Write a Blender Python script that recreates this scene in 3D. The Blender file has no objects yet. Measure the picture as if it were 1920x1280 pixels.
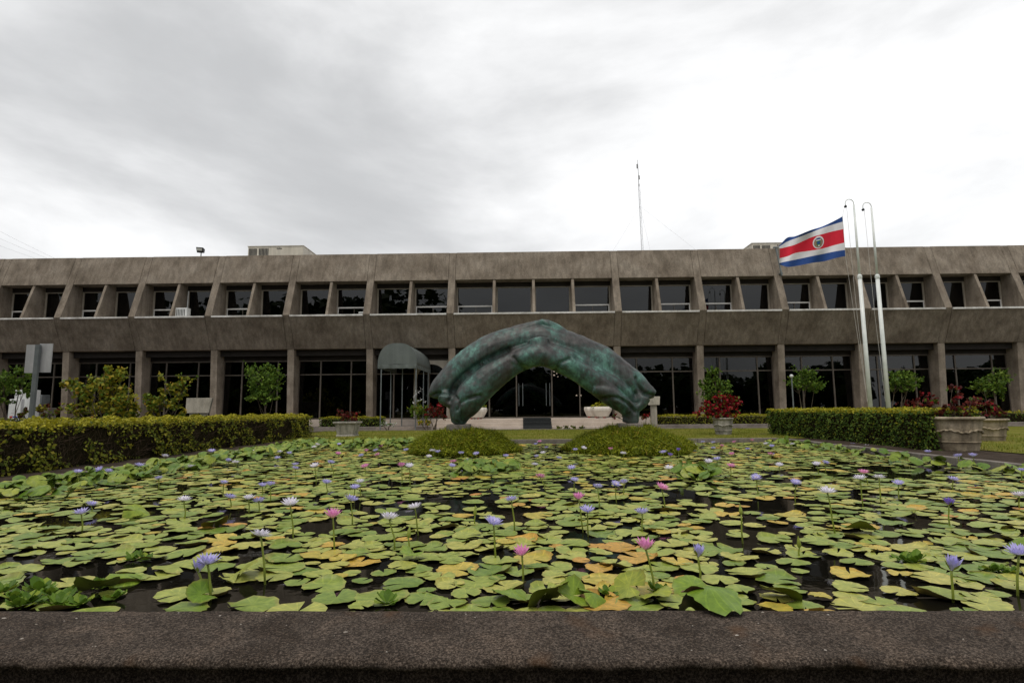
import bpy, bmesh, math, random
import numpy as np
from mathutils import Vector, Matrix, noise as mnoise

random.seed(7)
rng = np.random.default_rng(11)
scn = bpy.context.scene
COL = scn.collection

# ------------------------------------------------------------------ camera
F = 1067.0
YAW, PITCH, ROLL, EYE = 0.02, math.atan(128 / F), -0.008, 0.9
cam_data = bpy.data.cameras.new('camera')
cam_data.sensor_width = 36.0
cam_data.lens = F * 36.0 / 1920.0
cam_data.clip_start, cam_data.clip_end = 0.05, 3000.0
cam = bpy.data.objects.new('camera', cam_data)
COL.objects.link(cam)
RM = (Matrix.Rotation(YAW, 3, 'Z') @ Matrix.Rotation(math.pi / 2 + PITCH, 3, 'X') @ Matrix.Rotation(ROLL, 3, 'Z'))
cam.matrix_world = Matrix.Translation((0, 0, EYE)) @ RM.to_4x4()
scn.camera = cam
CP = Vector((0, 0, EYE))

# ------------------------------------------------------------------ world and sun
SUN_EL, SUN_AZ = math.radians(66), math.radians(200)      # azimuth measured clockwise from +Y
world = bpy.data.worlds.new('World')
scn.world = world
world.use_nodes = True
wn, wl = world.node_tree.nodes, world.node_tree.links
wn.clear()
w_out = wn.new('ShaderNodeOutputWorld')
w_bg = wn.new('ShaderNodeBackground')
w_bg.inputs['Strength'].default_value = 0.1
w_sky = wn.new('ShaderNodeTexSky')
w_sky.sky_type = 'NISHITA'
w_sky.sun_disc = False
w_sky.sun_elevation = SUN_EL
w_sky.sun_rotation = SUN_AZ
w_tc = wn.new('ShaderNodeTexCoord')
w_map = wn.new('ShaderNodeMapping')
SKY_OFFSET = (-29.4238, 17.4153, -0.6705)
w_map.inputs['Location'].default_value = SKY_OFFSET
w_map.inputs['Scale'].default_value = (0.8, 0.8, 1.92)
wl.new(w_tc.outputs['Generated'], w_map.inputs['Vector'])
w_n = wn.new('ShaderNodeTexNoise')
w_n.inputs['Scale'].default_value = 1.5
w_n.inputs['Detail'].default_value = 9.0
w_n.inputs['Roughness'].default_value = 0.56
w_n.inputs['Distortion'].default_value = 0.3
wl.new(w_map.outputs[0], w_n.inputs['Vector'])
w_ramp = wn.new('ShaderNodeValToRGB')
w_ramp.color_ramp.interpolation = 'EASE'
el = w_ramp.color_ramp.elements
el[0].position, el[0].color = 0.34, (0.57, 0.575, 0.58, 1)
el[1].position, el[1].color = 0.72, (1.14, 1.14, 1.14, 1)
wl.new(w_n.outputs['Fac'], w_ramp.inputs[0])
w_scale = wn.new('ShaderNodeVectorMath'); w_scale.operation = 'SCALE'
w_scale.inputs['Scale'].default_value = 10.0
wl.new(w_ramp.outputs[0], w_scale.inputs[0])
w_mix = wn.new('ShaderNodeMix'); w_mix.data_type = 'RGBA'
w_mix.inputs['Factor'].default_value = 0.94
wl.new(w_sky.outputs[0], w_mix.inputs['A'])
wl.new(w_scale.outputs[0], w_mix.inputs['B'])
wl.new(w_mix.outputs['Result'], w_bg.inputs['Color'])
wl.new(w_bg.outputs[0], w_out.inputs['Surface'])

sun_data = bpy.data.lights.new('sun', 'SUN')
sun_data.energy = 1.5
sun_data.angle = math.radians(25)
sun_data.color = (1.0, 0.95, 0.86)
sun = bpy.data.objects.new('sun', sun_data)
COL.objects.link(sun)
sd = Vector((math.sin(SUN_AZ) * math.cos(SUN_EL), math.cos(SUN_AZ) * math.cos(SUN_EL), math.sin(SUN_EL)))
sun.rotation_euler = sd.to_track_quat('Z', 'Y').to_euler()
sun.location = (0, -20, 60)

scn.view_settings.view_transform = 'Standard'
scn.view_settings.look = 'None'
scn.view_settings.exposure = 0.1
scn.view_settings.gamma = 1.0
scn.render.engine = 'CYCLES'
scn.cycles.max_bounces = 8
scn.cycles.transparent_max_bounces = 12

# ------------------------------------------------------------------ pixel helpers (photograph pixels, 1920 x 1280)
def ray(px, py):
    return RM @ Vector(((px - 960) / F, -(py - 640) / F, -1.0))
def at_y(px, py, Y):
    d = ray(px, py)
    return CP + d * (Y / d.y)
def at_z(px, py, z):
    d = ray(px, py)
    return CP + d * ((z - EYE) / d.z)
def proj(p):
    q = RM.transposed() @ (Vector(p) - CP)
    return 960 + F * q.x / -q.z, 640 - F * q.y / -q.z

# ------------------------------------------------------------------ materials
MATS = {}
def new_mat(name):
    m = bpy.data.materials.new(name)
    m.use_nodes = True
    nt = m.node_tree
    nt.nodes.clear()
    out = nt.nodes.new('ShaderNodeOutputMaterial')
    MATS[name] = m
    return m, nt, out

def ramp_node(nt, cols):
    r = nt.nodes.new('ShaderNodeValToRGB')
    e = r.color_ramp.elements
    while len(e) < len(cols):
        e.new(0.5)
    for k, (p, c) in enumerate(cols):
        e[k].position = p
        e[k].color = (c[0], c[1], c[2], 1)
    return r

def coord_node(nt, kind, stretch=(1, 1, 1)):
    mp = nt.nodes.new('ShaderNodeMapping')
    mp.inputs['Scale'].default_value = stretch
    if kind == 'World':
        g = nt.nodes.new('ShaderNodeNewGeometry')
        nt.links.new(g.outputs['Position'], mp.inputs['Vector'])
    else:
        t = nt.nodes.new('ShaderNodeTexCoord')
        nt.links.new(t.outputs[kind], mp.inputs['Vector'])
    return mp

def noise_node(nt, vec, scale, detail=5, rough=0.55, dist=0.0):
    n = nt.nodes.new('ShaderNodeTexNoise')
    n.inputs['Scale'].default_value = scale
    n.inputs['Detail'].default_value = detail
    n.inputs['Roughness'].default_value = rough
    n.inputs['Distortion'].default_value = dist
    nt.links.new(vec.outputs[0], n.inputs['Vector'])
    return n

def mixc(nt, a, b, fac, mode='MIX'):
    m = nt.nodes.new('ShaderNodeMix')
    m.data_type = 'RGBA'
    m.blend_type = mode
    for sock, val in (('A', a), ('B', b), ('Factor', fac)):
        if hasattr(val, 'is_linked'):
            nt.links.new(val, m.inputs[sock])
        elif sock == 'Factor':
            m.inputs[sock].default_value = val
        else:
            m.inputs[sock].default_value = (val[0], val[1], val[2], 1)
    return m.outputs['Result']

def pmat(name, cols, scale=4.0, detail=6, stretch=(1, 1, 1), rough=0.75, spec=0.4, metal=0.0, coord='World',
         grain=None, streak=None, bump=0.0, bscale=40.0, dist=0.0, coat=0.0):
    """base colour from noise through a ramp, optional grain (scale, amount) and vertical streaks (scale, amount), fine bump"""
    m, nt, out = new_mat(name)
    L = nt.links
    b = nt.nodes.new('ShaderNodeBsdfPrincipled')
    b.inputs['Roughness'].default_value = rough
    b.inputs['Specular IOR Level'].default_value = spec
    b.inputs['Metallic'].default_value = metal
    if coat:
        b.inputs['Coat Weight'].default_value = coat
    mp = coord_node(nt, coord, stretch)
    n = noise_node(nt, mp, scale, detail, 0.6, dist)
    r = ramp_node(nt, cols)
    L.new(n.outputs['Fac'], r.inputs[0])
    col = r.outputs[0]
    if grain:
        mg = coord_node(nt, coord)
        g = noise_node(nt, mg, grain[0], 3, 0.7)
        gr = ramp_node(nt, [(0.35, (1 - grain[1],) * 3), (0.65, (1 + grain[1],) * 3)])
        L.new(g.outputs['Fac'], gr.inputs[0])
        col = mixc(nt, col, gr.outputs[0], 1.0, 'MULTIPLY')
    if streak:
        ms = coord_node(nt, coord, (1, 1, 0.07))
        s = noise_node(nt, ms, streak[0], 4, 0.6)
        sr = ramp_node(nt, [(0.38, (1 - streak[1],) * 3), (0.62, (1 + streak[1] * 0.6,) * 3)])
        L.new(s.outputs['Fac'], sr.inputs[0])
        col = mixc(nt, col, sr.outputs[0], 1.0, 'MULTIPLY')
    L.new(col, b.inputs['Base Color'])
    if bump:
        mb = coord_node(nt, coord)
        nb = noise_node(nt, mb, bscale, 4, 0.65)
        bp = nt.nodes.new('ShaderNodeBump')
        bp.inputs['Strength'].default_value = bump
        bp.inputs['Distance'].default_value = 0.02
        L.new(nb.outputs['Fac'], bp.inputs['Height'])
        L.new(bp.outputs[0], b.inputs['Normal'])
    L.new(b.outputs[0], out.inputs['Surface'])
    return m

def leafmat(name, cols, rough=0.55, trans=0.25, spec=0.14, by='Island'):
    """foliage: each leaf takes its own tint from the ramp"""
    m, nt, out = new_mat(name)
    L = nt.links
    if by == 'Island':
        g = nt.nodes.new('ShaderNodeNewGeometry')
        fac = g.outputs['Random Per Island']
    else:
        g = nt.nodes.new('ShaderNodeObjectInfo')
        fac = g.outputs['Random']
    r = ramp_node(nt, cols)
    L.new(fac, r.inputs[0])
    b = nt.nodes.new('ShaderNodeBsdfPrincipled')
    b.inputs['Roughness'].default_value = rough
    b.inputs['Specular IOR Level'].default_value = spec
    L.new(r.outputs[0], b.inputs['Base Color'])
    t = nt.nodes.new('ShaderNodeBsdfTranslucent')
    L.new(r.outputs[0], t.inputs['Color'])
    mx = nt.nodes.new('ShaderNodeMixShader')
    mx.inputs[0].default_value = trans
    L.new(b.outputs[0], mx.inputs[1])
    L.new(t.outputs[0], mx.inputs[2])
    L.new(mx.outputs[0], out.inputs['Surface'])
    return m

def padmat(name, cols, rim, by, rough=0.42, under=(0.15, 0.115, 0.035)):
    """lily pad: tint per pad, radial veins, worn rim; uses the pad's own UV disc"""
    m, nt, out = new_mat(name)
    L = nt.links
    if by == 'Island':
        g = nt.nodes.new('ShaderNodeNewGeometry'); fac = g.outputs['Random Per Island']
    else:
        g = nt.nodes.new('ShaderNodeObjectInfo'); fac = g.outputs['Random']
    r = ramp_node(nt, cols)
    L.new(fac, r.inputs[0])
    uv = nt.nodes.new('ShaderNodeTexCoord')
    ln = nt.nodes.new('ShaderNodeVectorMath'); ln.operation = 'LENGTH'
    L.new(uv.outputs['UV'], ln.inputs[0])
    sep = nt.nodes.new('ShaderNodeSeparateXYZ'); L.new(uv.outputs['UV'], sep.inputs[0])
    at = nt.nodes.new('ShaderNodeMath'); at.operation = 'ARCTAN2'
    L.new(sep.outputs['Y'], at.inputs[0]); L.new(sep.outputs['X'], at.inputs[1])
    ml = nt.nodes.new('ShaderNodeMath'); ml.operation = 'MULTIPLY'; ml.inputs[1].default_value = 13.0
    L.new(at.outputs[0], ml.inputs[0])
    cs = nt.nodes.new('ShaderNodeMath'); cs.operation = 'COSINE'; L.new(ml.outputs[0], cs.inputs[0])
    vr = ramp_node(nt, [(0.82, (0.96, 0.97, 0.95)), (1.0, (1.35, 1.3, 1.15))]); L.new(cs.outputs[0], vr.inputs[0])
    col = mixc(nt, r.outputs[0], vr.outputs[0], 0.8, 'MULTIPLY')
    mp = nt.nodes.new('ShaderNodeMapping'); g2 = nt.nodes.new('ShaderNodeNewGeometry')
    L.new(g2.outputs['Position'], mp.inputs['Vector'])
    nz = noise_node(nt, mp, 22.0, 4, 0.6)
    nr = ramp_node(nt, [(0.32, (0.66, 0.72, 0.62)), (0.66, (1.24, 1.17, 1.2))]); L.new(nz.outputs['Fac'], nr.inputs[0])
    col = mixc(nt, col, nr.outputs[0], 0.9, 'MULTIPLY')
    ad = nt.nodes.new('ShaderNodeMath'); ad.operation = 'MULTIPLY_ADD'; ad.inputs[1].default_value = 0.5; 
    n2 = noise_node(nt, mp, 7.0, 3, 0.6)
    L.new(n2.outputs['Fac'], ad.inputs[0]); L.new(ln.outputs['Value'], ad.inputs[2])
    rr = ramp_node(nt, [(0.0, (0, 0, 0)), (0.55, (0, 0, 0)), (0.68, (1, 1, 1))])
    sc = nt.nodes.new('ShaderNodeMath'); sc.operation = 'MULTIPLY'; sc.inputs[1].default_value = 0.5
    L.new(ad.outputs[0], sc.inputs[0]); L.new(sc.outputs[0], rr.inputs[0])
    rm = nt.nodes.new('ShaderNodeMath'); rm.operation = 'MULTIPLY'; rm.inputs[1].default_value = 0.55
    L.new(rr.outputs[0], rm.inputs[0])
    col = mixc(nt, col, rim, rm.outputs[0])
    geo = nt.nodes.new('ShaderNodeNewGeometry')
    col = mixc(nt, col, under, geo.outputs['Backfacing'])
    b = nt.nodes.new('ShaderNodeBsdfPrincipled')
    b.inputs['Roughness'].default_value = rough
    b.inputs['Specular IOR Level'].default_value = 0.3
    L.new(col, b.inputs['Base Color'])
    bp = nt.nodes.new('ShaderNodeBump'); bp.inputs['Strength'].default_value = 0.35; bp.inputs['Distance'].default_value = 0.01
    L.new(nz.outputs['Fac'], bp.inputs['Height']); L.new(bp.outputs[0], b.inputs['Normal'])
    L.new(b.outputs[0], out.inputs['Surface'])
    return m

CONC = [(0.3, (0.135, 0.109, 0.083)), (0.5, (0.205, 0.170, 0.134)), (0.72, (0.280, 0.240, 0.195))]
pmat('concrete', CONC, scale=0.9, detail=8, rough=0.9, spec=0.2, grain=(24, 0.24), streak=(5.5, 0.2), bump=0.9, bscale=20)
pmat('concrete_fin', [(p, tuple(c * 1.12 for c in col)) for p, col in CONC], scale=1.6, detail=8, rough=0.9, spec=0.2, grain=(18, 0.15), streak=(3.5, 0.14), bump=0.5, bscale=30)
pmat('sill_paint', [(0.35, (0.42, 0.40, 0.37)), (0.6, (0.68, 0.67, 0.65))], scale=1.5, grain=(9, 0.15), rough=0.7)
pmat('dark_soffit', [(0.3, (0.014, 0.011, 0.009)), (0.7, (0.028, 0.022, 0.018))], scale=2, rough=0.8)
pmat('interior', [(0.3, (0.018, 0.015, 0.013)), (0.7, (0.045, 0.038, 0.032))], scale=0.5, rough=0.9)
pmat('curtain', [(0.3, (0.05, 0.045, 0.042)), (0.7, (0.09, 0.082, 0.075))], scale=3, stretch=(8, 1, 0.1), rough=0.95)
pmat('mullion_metal', [(0.3, (0.085, 0.070, 0.056)), (0.7, (0.14, 0.118, 0.096))], scale=4, rough=0.5, metal=0.3)
pmat('white_frame', [(0.3, (0.50, 0.49, 0.47)), (0.7, (0.66, 0.65, 0.63))], scale=3, rough=0.5)
pmat('tan_frame', [(0.3, (0.24, 0.21, 0.165)), (0.7, (0.34, 0.30, 0.245))], scale=3, rough=0.6)
pmat('white_metal', [(0.3, (0.60, 0.61, 0.60)), (0.7, (0.74, 0.75, 0.73))], scale=3, rough=0.4, streak=(6, 0.1))
pmat('pole_paint', [(0.3, (0.62, 0.66, 0.64)), (0.7, (0.80, 0.82, 0.80))], scale=2.5, rough=0.35, streak=(5, 0.08))
pmat('unit_cream', [(0.3, (0.50, 0.46, 0.38)), (0.7, (0.62, 0.58, 0.49))], scale=2, rough=0.6, streak=(5, 0.12))
pmat('black_metal', [(0.3, (0.012, 0.013, 0.014)), (0.7, (0.03, 0.03, 0.032))], scale=5, rough=0.5, metal=0.4)
pmat('grey_metal', [(0.3, (0.14, 0.16, 0.165)), (0.7, (0.24, 0.26, 0.265))], scale=3, rough=0.45, metal=0.5, streak=(6, 0.15))
pmat('sign_back', [(0.3, (0.36, 0.36, 0.37)), (0.7, (0.50, 0.50, 0.51))], scale=2, rough=0.45, metal=0.3, streak=(4, 0.14))
pmat('lamp_glass', [(0.3, (0.45, 0.46, 0.42)), (0.7, (0.62, 0.62, 0.58))], scale=8, rough=0.15)
pmat('step_stone', [(0.3, (0.40, 0.33, 0.27)), (0.7, (0.56, 0.48, 0.41))], scale=1.2, grain=(25, 0.1), rough=0.7, bump=0.2)
pmat('pavement', [(0.3, (0.21, 0.175, 0.145)), (0.7, (0.33, 0.28, 0.24))], scale=1.1, grain=(20, 0.16), rough=0.9, bump=0.3)
pmat('kerb_stone', [(0.3, (0.12, 0.105, 0.09)), (0.7, (0.24, 0.21, 0.185))], scale=2.2, grain=(30, 0.2), rough=0.9, bump=0.5)
pmat('mat_black', [(0.3, (0.012, 0.014, 0.014)), (0.7, (0.026, 0.028, 0.028))], scale=12, rough=0.95)
pmat('soil', [(0.3, (0.026, 0.019, 0.014)), (0.7, (0.075, 0.056, 0.042))], scale=4, grain=(45, 0.3), rough=1.0, spec=0.1, bump=0.9, bscale=35)
pmat('lawn_ground', [(0.3, (0.085, 0.100, 0.012)), (0.5, (0.14, 0.145, 0.02)), (0.75, (0.21, 0.165, 0.05))], scale=0.8, grain=(30, 0.3), rough=1.0, spec=0.1, bump=0.8, bscale=50)
pmat('ground', [(0.3, (0.045, 0.05, 0.015)), (0.7, (0.10, 0.085, 0.04))], scale=0.5, grain=(20, 0.3), rough=1.0, spec=0.1, bump=0.6)
pmat('canopy_cloth', [(0.3, (0.098, 0.114, 0.108)), (0.7, (0.132, 0.150, 0.143))], scale=1.2, grain=(40, 0.06), rough=0.7, streak=(4, 0.08))
pmat('pot_stone', [(0.28, (0.15, 0.115, 0.075)), (0.5, (0.30, 0.245, 0.170)), (0.75, (0.43, 0.36, 0.265))], scale=3.0, grain=(30, 0.15), streak=(9, 0.3), rough=0.85, bump=0.4, bscale=30)
pmat('pot_grey', [(0.28, (0.15, 0.14, 0.115)), (0.5, (0.30, 0.28, 0.24)), (0.75, (0.43, 0.41, 0.36))], scale=4.0, grain=(30, 0.15), streak=(9, 0.3), rough=0.85, bump=0.4, bscale=30)
pmat('pot_white', [(0.3, (0.60, 0.54, 0.46)), (0.7, (0.80, 0.75, 0.68))], scale=1.5, grain=(25, 0.06), streak=(5, 0.1), rough=0.7)
pmat('plaque_stone', [(0.3, (0.22, 0.20, 0.16)), (0.7, (0.38, 0.35, 0.29))], scale=2, grain=(25, 0.14), streak=(5, 0.18), rough=0.9)
pmat('stem_green', [(0.3, (0.16, 0.21, 0.025)), (0.7, (0.29, 0.33, 0.055))], scale=9, rough=0.5, coord='Object')
pmat('bark', [(0.3, (0.05, 0.036, 0.025)), (0.7, (0.15, 0.12, 0.09))], scale=9, grain=(40, 0.25), rough=0.95, bump=0.5)
pmat('twig', [(0.3, (0.045, 0.028, 0.018)), (0.7, (0.13, 0.085, 0.055))], scale=14, rough=0.95)
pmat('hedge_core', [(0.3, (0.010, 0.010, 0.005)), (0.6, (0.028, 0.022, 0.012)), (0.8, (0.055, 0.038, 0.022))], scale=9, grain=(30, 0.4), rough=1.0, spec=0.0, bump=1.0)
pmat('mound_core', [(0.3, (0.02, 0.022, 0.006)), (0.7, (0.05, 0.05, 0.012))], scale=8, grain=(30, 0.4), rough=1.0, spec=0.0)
pmat('wire', [(0.3, (0.25, 0.25, 0.26)), (0.7, (0.36, 0.36, 0.37))], scale=1, rough=0.6)
pmat('mast_steel_hazed', [(0.3, (0.22, 0.22, 0.23)), (0.7, (0.38, 0.38, 0.39))], scale=3, rough=0.6)  # mast grey lightened, distance haze put into the colour
pmat('rope', [(0.3, (0.42, 0.40, 0.37)), (0.7, (0.6, 0.58, 0.55))], scale=5, rough=0.9)
pmat('flag_blue', [(0.3, (0.010, 0.050, 0.215)), (0.7, (0.014, 0.066, 0.265))], scale=3, rough=0.75, grain=(60, 0.06))
pmat('flag_white', [(0.3, (0.66, 0.65, 0.68)), (0.7, (0.76, 0.75, 0.78))], scale=3, rough=0.75)
pmat('flag_red', [(0.3, (0.58, 0.006, 0.026)), (0.7, (0.68, 0.010, 0.036))], scale=3, rough=0.75, grain=(60, 0.06))
pmat('emblem_brown', [(0.3, (0.16, 0.09, 0.05)), (0.7, (0.33, 0.24, 0.17))], scale=20, rough=0.8)
pmat('emblem_green', [(0.3, (0.02, 0.12, 0.04)), (0.7, (0.05, 0.2, 0.08))], scale=20, rough=0.8)
pmat('print_red', [(0.3, (0.42, 0.03, 0.03)), (0.7, (0.5, 0.05, 0.05))], scale=8, rough=0.5)
pmat('print_blue', [(0.3, (0.03, 0.05, 0.3)), (0.7, (0.05, 0.08, 0.36))], scale=8, rough=0.5)
pmat('lichen', [(0.3, (0.20, 0.17, 0.14)), (0.7, (0.46, 0.42, 0.37))], scale=30, rough=0.95)
pmat('arch_plaster', [(0.3, (0.36, 0.33, 0.28)), (0.7, (0.48, 0.44, 0.38))], scale=1.5, streak=(4, 0.1), rough=0.85)

m, nt, out = new_mat('wall_top')          # old dark concrete coping: fine aggregate, moss and rusty patches
mp = coord_node(nt, 'World')
n1 = noise_node(nt, mp, 120, 4, 0.8); n2 = noise_node(nt, mp, 5, 6, 0.6); n3 = noise_node(nt, mp, 330, 2, 0.6)
r1 = ramp_node(nt, [(0.36, (0.010, 0.007, 0.0055)), (0.5, (0.046, 0.035, 0.027)), (0.64, (0.165, 0.130, 0.104))])
nt.links.new(n1.outputs['Fac'], r1.inputs[0])
r2 = ramp_node(nt, [(0.34, (0.62, 0.58, 0.54)), (0.5, (1, 1, 1)), (0.66, (1.35, 1.3, 1.25))])
nt.links.new(n2.outputs['Fac'], r2.inputs[0])
c = mixc(nt, r1.outputs[0], r2.outputs[0], 1.0, 'MULTIPLY')
n4 = noise_node(nt, mp, 2.6, 4, 0.5, 0.6)
r4 = ramp_node(nt, [(0.60, (0, 0, 0)), (0.74, (0.75, 0.75, 0.75))]); nt.links.new(n4.outputs['Fac'], r4.inputs[0])
c = mixc(nt, c, (0.085, 0.042, 0.018), r4.outputs[0])
r3 = ramp_node(nt, [(0.66, (0, 0, 0)), (0.72, (1, 1, 1))]); nt.links.new(n3.outputs['Fac'], r3.inputs[0])
c = mixc(nt, c, (0.30, 0.26, 0.22), r3.outputs[0])
b = nt.nodes.new('ShaderNodeBsdfPrincipled'); b.inputs['Roughness'].default_value = 0.95; b.inputs['Specular IOR Level'].default_value = 0.15
nt.links.new(c, b.inputs['Base Color'])
bp = nt.nodes.new('ShaderNodeBump'); bp.inputs['Strength'].default_value = 1.0; bp.inputs['Distance'].default_value = 0.006
nt.links.new(n1.outputs['Fac'], bp.inputs['Height']); nt.links.new(bp.outputs[0], b.inputs['Normal'])
nt.links.new(b.outputs[0], out.inputs['Surface'])

m, nt, out = new_mat('water')             # dark still water
b = nt.nodes.new('ShaderNodeBsdfPrincipled')
b.inputs['Base Color'].default_value = (0.006, 0.0055, 0.004, 1)
b.inputs['Roughness'].default_value = 0.03
b.inputs['IOR'].default_value = 1.33
mp = coord_node(nt, 'World'); n1 = noise_node(nt, mp, 5.0, 3, 0.5)
bp = nt.nodes.new('ShaderNodeBump'); bp.inputs['Strength'].default_value = 0.05; bp.inputs['Distance'].default_value = 0.02
nt.links.new(n1.outputs['Fac'], bp.inputs['Height']); nt.links.new(bp.outputs[0], b.inputs['Normal'])
nt.links.new(b.outputs[0], out.inputs['Surface'])

m, nt, out = new_mat('tinted_glass')      # dark tinted glazing: part see-through, part mirror
tr = nt.nodes.new('ShaderNodeBsdfTransparent'); tr.inputs[0].default_value = (0.16, 0.15, 0.145, 1)
gl = nt.nodes.new('ShaderNodeBsdfGlossy'); gl.inputs['Roughness'].default_value = 0.01; gl.inputs['Color'].default_value = (0.92, 0.94, 0.95, 1)
fr = nt.nodes.new('ShaderNodeFresnel'); fr.inputs['IOR'].default_value = 1.5
mp = coord_node(nt, 'World'); n1 = noise_node(nt, mp, 0.9, 2, 0.4)
bp = nt.nodes.new('ShaderNodeBump'); bp.inputs['Strength'].default_value = 0.02; bp.inputs['Distance'].default_value = 0.05
nt.links.new(n1.outputs['Fac'], bp.inputs['Height']); nt.links.new(bp.outputs[0], gl.inputs['Normal'])
mx = nt.nodes.new('ShaderNodeMixShader')
nt.links.new(fr.outputs[0], mx.inputs[0]); nt.links.new(tr.outputs[0], mx.inputs[1]); nt.links.new(gl.outputs[0], mx.inputs[2])
nt.links.new(mx.outputs[0], out.inputs['Surface'])

m, nt, out = new_mat('lit_bulb')
em = nt.nodes.new('ShaderNodeEmission'); em.inputs[0].default_value = (1.0, 0.9, 0.75, 1); em.inputs[1].default_value = 14.0
nt.links.new(em.outputs[0], out.inputs['Surface'])

m, nt, out = new_mat('bronze')            # bronze under green patina
mp = coord_node(nt, 'World'); L = nt.links
na = noise_node(nt, mp, 1.5, 8, 0.62, 0.5); nb = noise_node(nt, mp, 11, 6, 0.7, 0.3); nc = noise_node(nt, coord_node(nt, 'World', (1, 1, 0.3)), 9, 5, 0.65)
geo = nt.nodes.new('ShaderNodeNewGeometry'); sp = nt.nodes.new('ShaderNodeSeparateXYZ'); L.new(geo.outputs['Normal'], sp.inputs[0])
ma = nt.nodes.new('ShaderNodeMath'); ma.operation = 'MULTIPLY_ADD'; ma.inputs[1].default_value = 0.45
L.new(nb.outputs['Fac'], ma.inputs[0]); L.new(na.outputs['Fac'], ma.inputs[2])
mb_ = nt.nodes.new('ShaderNodeMath'); mb_.operation = 'MULTIPLY_ADD'; mb_.inputs[1].default_value = -0.055
L.new(sp.outputs['Z'], mb_.inputs[0]); L.new(ma.outputs[0], mb_.inputs[2])
r = ramp_node(nt, [(0.56, (0.050, 0.045, 0.044)), (0.68, (0.056, 0.068, 0.064)), (0.77, (0.056, 0.112, 0.098)), (0.92, (0.115, 0.255, 0.212))])
L.new(mb_.outputs[0], r.inputs[0])
r2 = ramp_node(nt, [(0.35, (0.45, 0.47, 0.48)), (0.62, (1.3, 1.3, 1.3))]); L.new(nc.outputs['Fac'], r2.inputs[0])
c = mixc(nt, r.outputs[0], r2.outputs[0], 0.8, 'MULTIPLY')
b = nt.nodes.new('ShaderNodeBsdfPrincipled'); b.inputs['Roughness'].default_value = 0.52; b.inputs['Metallic'].default_value = 0.25
L.new(c, b.inputs['Base Color'])
bp = nt.nodes.new('ShaderNodeBump'); bp.inputs['Strength'].default_value = 0.35; bp.inputs['Distance'].default_value = 0.02
L.new(nb.outputs['Fac'], bp.inputs['Height']); L.new(bp.outputs[0], b.inputs['Normal'])
L.new(b.outputs[0], out.inputs['Surface'])

leafmat('leaf_gold', [(0, (0.200, 0.194, 0.015)), (0.5, (0.325, 0.300, 0.020)), (1, (0.463, 0.413, 0.031))])
leafmat('leaf_olive', [(0, (0.063, 0.087, 0.013)), (0.45, (0.147, 0.175, 0.020)), (0.8, (0.266, 0.259, 0.025)), (1, (0.378, 0.322, 0.042))])
leafmat('leaf_green', [(0, (0.031, 0.063, 0.011)), (0.5, (0.070, 0.126, 0.018)), (1, (0.182, 0.231, 0.031))])
leafmat('leaf_tree', [(0, (0.046, 0.091, 0.013)), (0.5, (0.098, 0.182, 0.021)), (1, (0.195, 0.286, 0.039))])
leafmat('leaf_dark', [(0, (0.014, 0.028, 0.008)), (0.6, (0.032, 0.058, 0.014)), (1, (0.065, 0.09, 0.02))])
leafmat('leaf_yellow', [(0, (0.143, 0.163, 0.016)), (0.5, (0.247, 0.240, 0.021)), (0.85, (0.377, 0.299, 0.026)), (1, (0.416, 0.221, 0.026))])
leafmat('leaf_red', [(0, (0.043, 0.010, 0.009)), (0.6, (0.111, 0.017, 0.015)), (1, (0.170, 0.043, 0.025))])
leafmat('bract_red', [(0, (0.192, 0.006, 0.010)), (0.6, (0.336, 0.010, 0.022)), (1, (0.440, 0.032, 0.048))])
leafmat('bract_white', [(0, (0.6, 0.6, 0.6)), (1, (0.8, 0.8, 0.8))])
leafmat('bract_yellow', [(0, (0.5, 0.33, 0.02)), (1, (0.66, 0.48, 0.03))])
leafmat('grass_mound', [(0, (0.075, 0.105, 0.008)), (0.5, (0.18, 0.215, 0.014)), (0.92, (0.33, 0.345, 0.022)), (1, (0.24, 0.13, 0.03))])
leafmat('grass_lawn', [(0, (0.10, 0.135, 0.012)), (0.6, (0.18, 0.21, 0.02)), (1, (0.30, 0.25, 0.05))])
leafmat('pond_weed', [(0, (0.062, 0.125, 0.015)), (0.6, (0.125, 0.213, 0.022)), (1, (0.250, 0.312, 0.037))], rough=0.4)
GREEN = [(0.0, (0.125, 0.195, 0.030)), (0.3, (0.205, 0.265, 0.045)), (0.7, (0.295, 0.325, 0.068)), (1.0, (0.370, 0.350, 0.082))]
GOLD = [(0.0, (0.38, 0.32, 0.055)), (0.6, (0.44, 0.34, 0.055)), (1.0, (0.48, 0.30, 0.05))]
RUST = [(0.0, (0.42, 0.27, 0.045)), (1.0, (0.46, 0.21, 0.04))]
for by, sfx in (('Object', ''), ('Island', '_mass')):
    padmat('pad_green' + sfx, GREEN, (0.30, 0.21, 0.07), by)
    padmat('pad_gold' + sfx, GOLD, (0.33, 0.13, 0.04), by)
    padmat('pad_rust' + sfx, RUST, (0.16, 0.06, 0.03), by)
padmat('leaf_folded', [(0, (0.11, 0.19, 0.016)), (0.6, (0.17, 0.25, 0.022)), (1, (0.25, 0.27, 0.03))], (0.22, 0.16, 0.04), 'Object', under=(0.13, 0.15, 0.022))
padmat('leaf_margin', [(0, (0.07, 0.14, 0.012)), (0.6, (0.14, 0.215, 0.02)), (1, (0.25, 0.28, 0.035))], (0.20, 0.17, 0.04), 'Island', under=(0.09, 0.13, 0.018))
padmat('leaf_withered', [(0, (0.12, 0.06, 0.03)), (1, (0.17, 0.085, 0.045))], (0.07, 0.035, 0.02), 'Object', under=(0.11, 0.055, 0.035))
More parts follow.
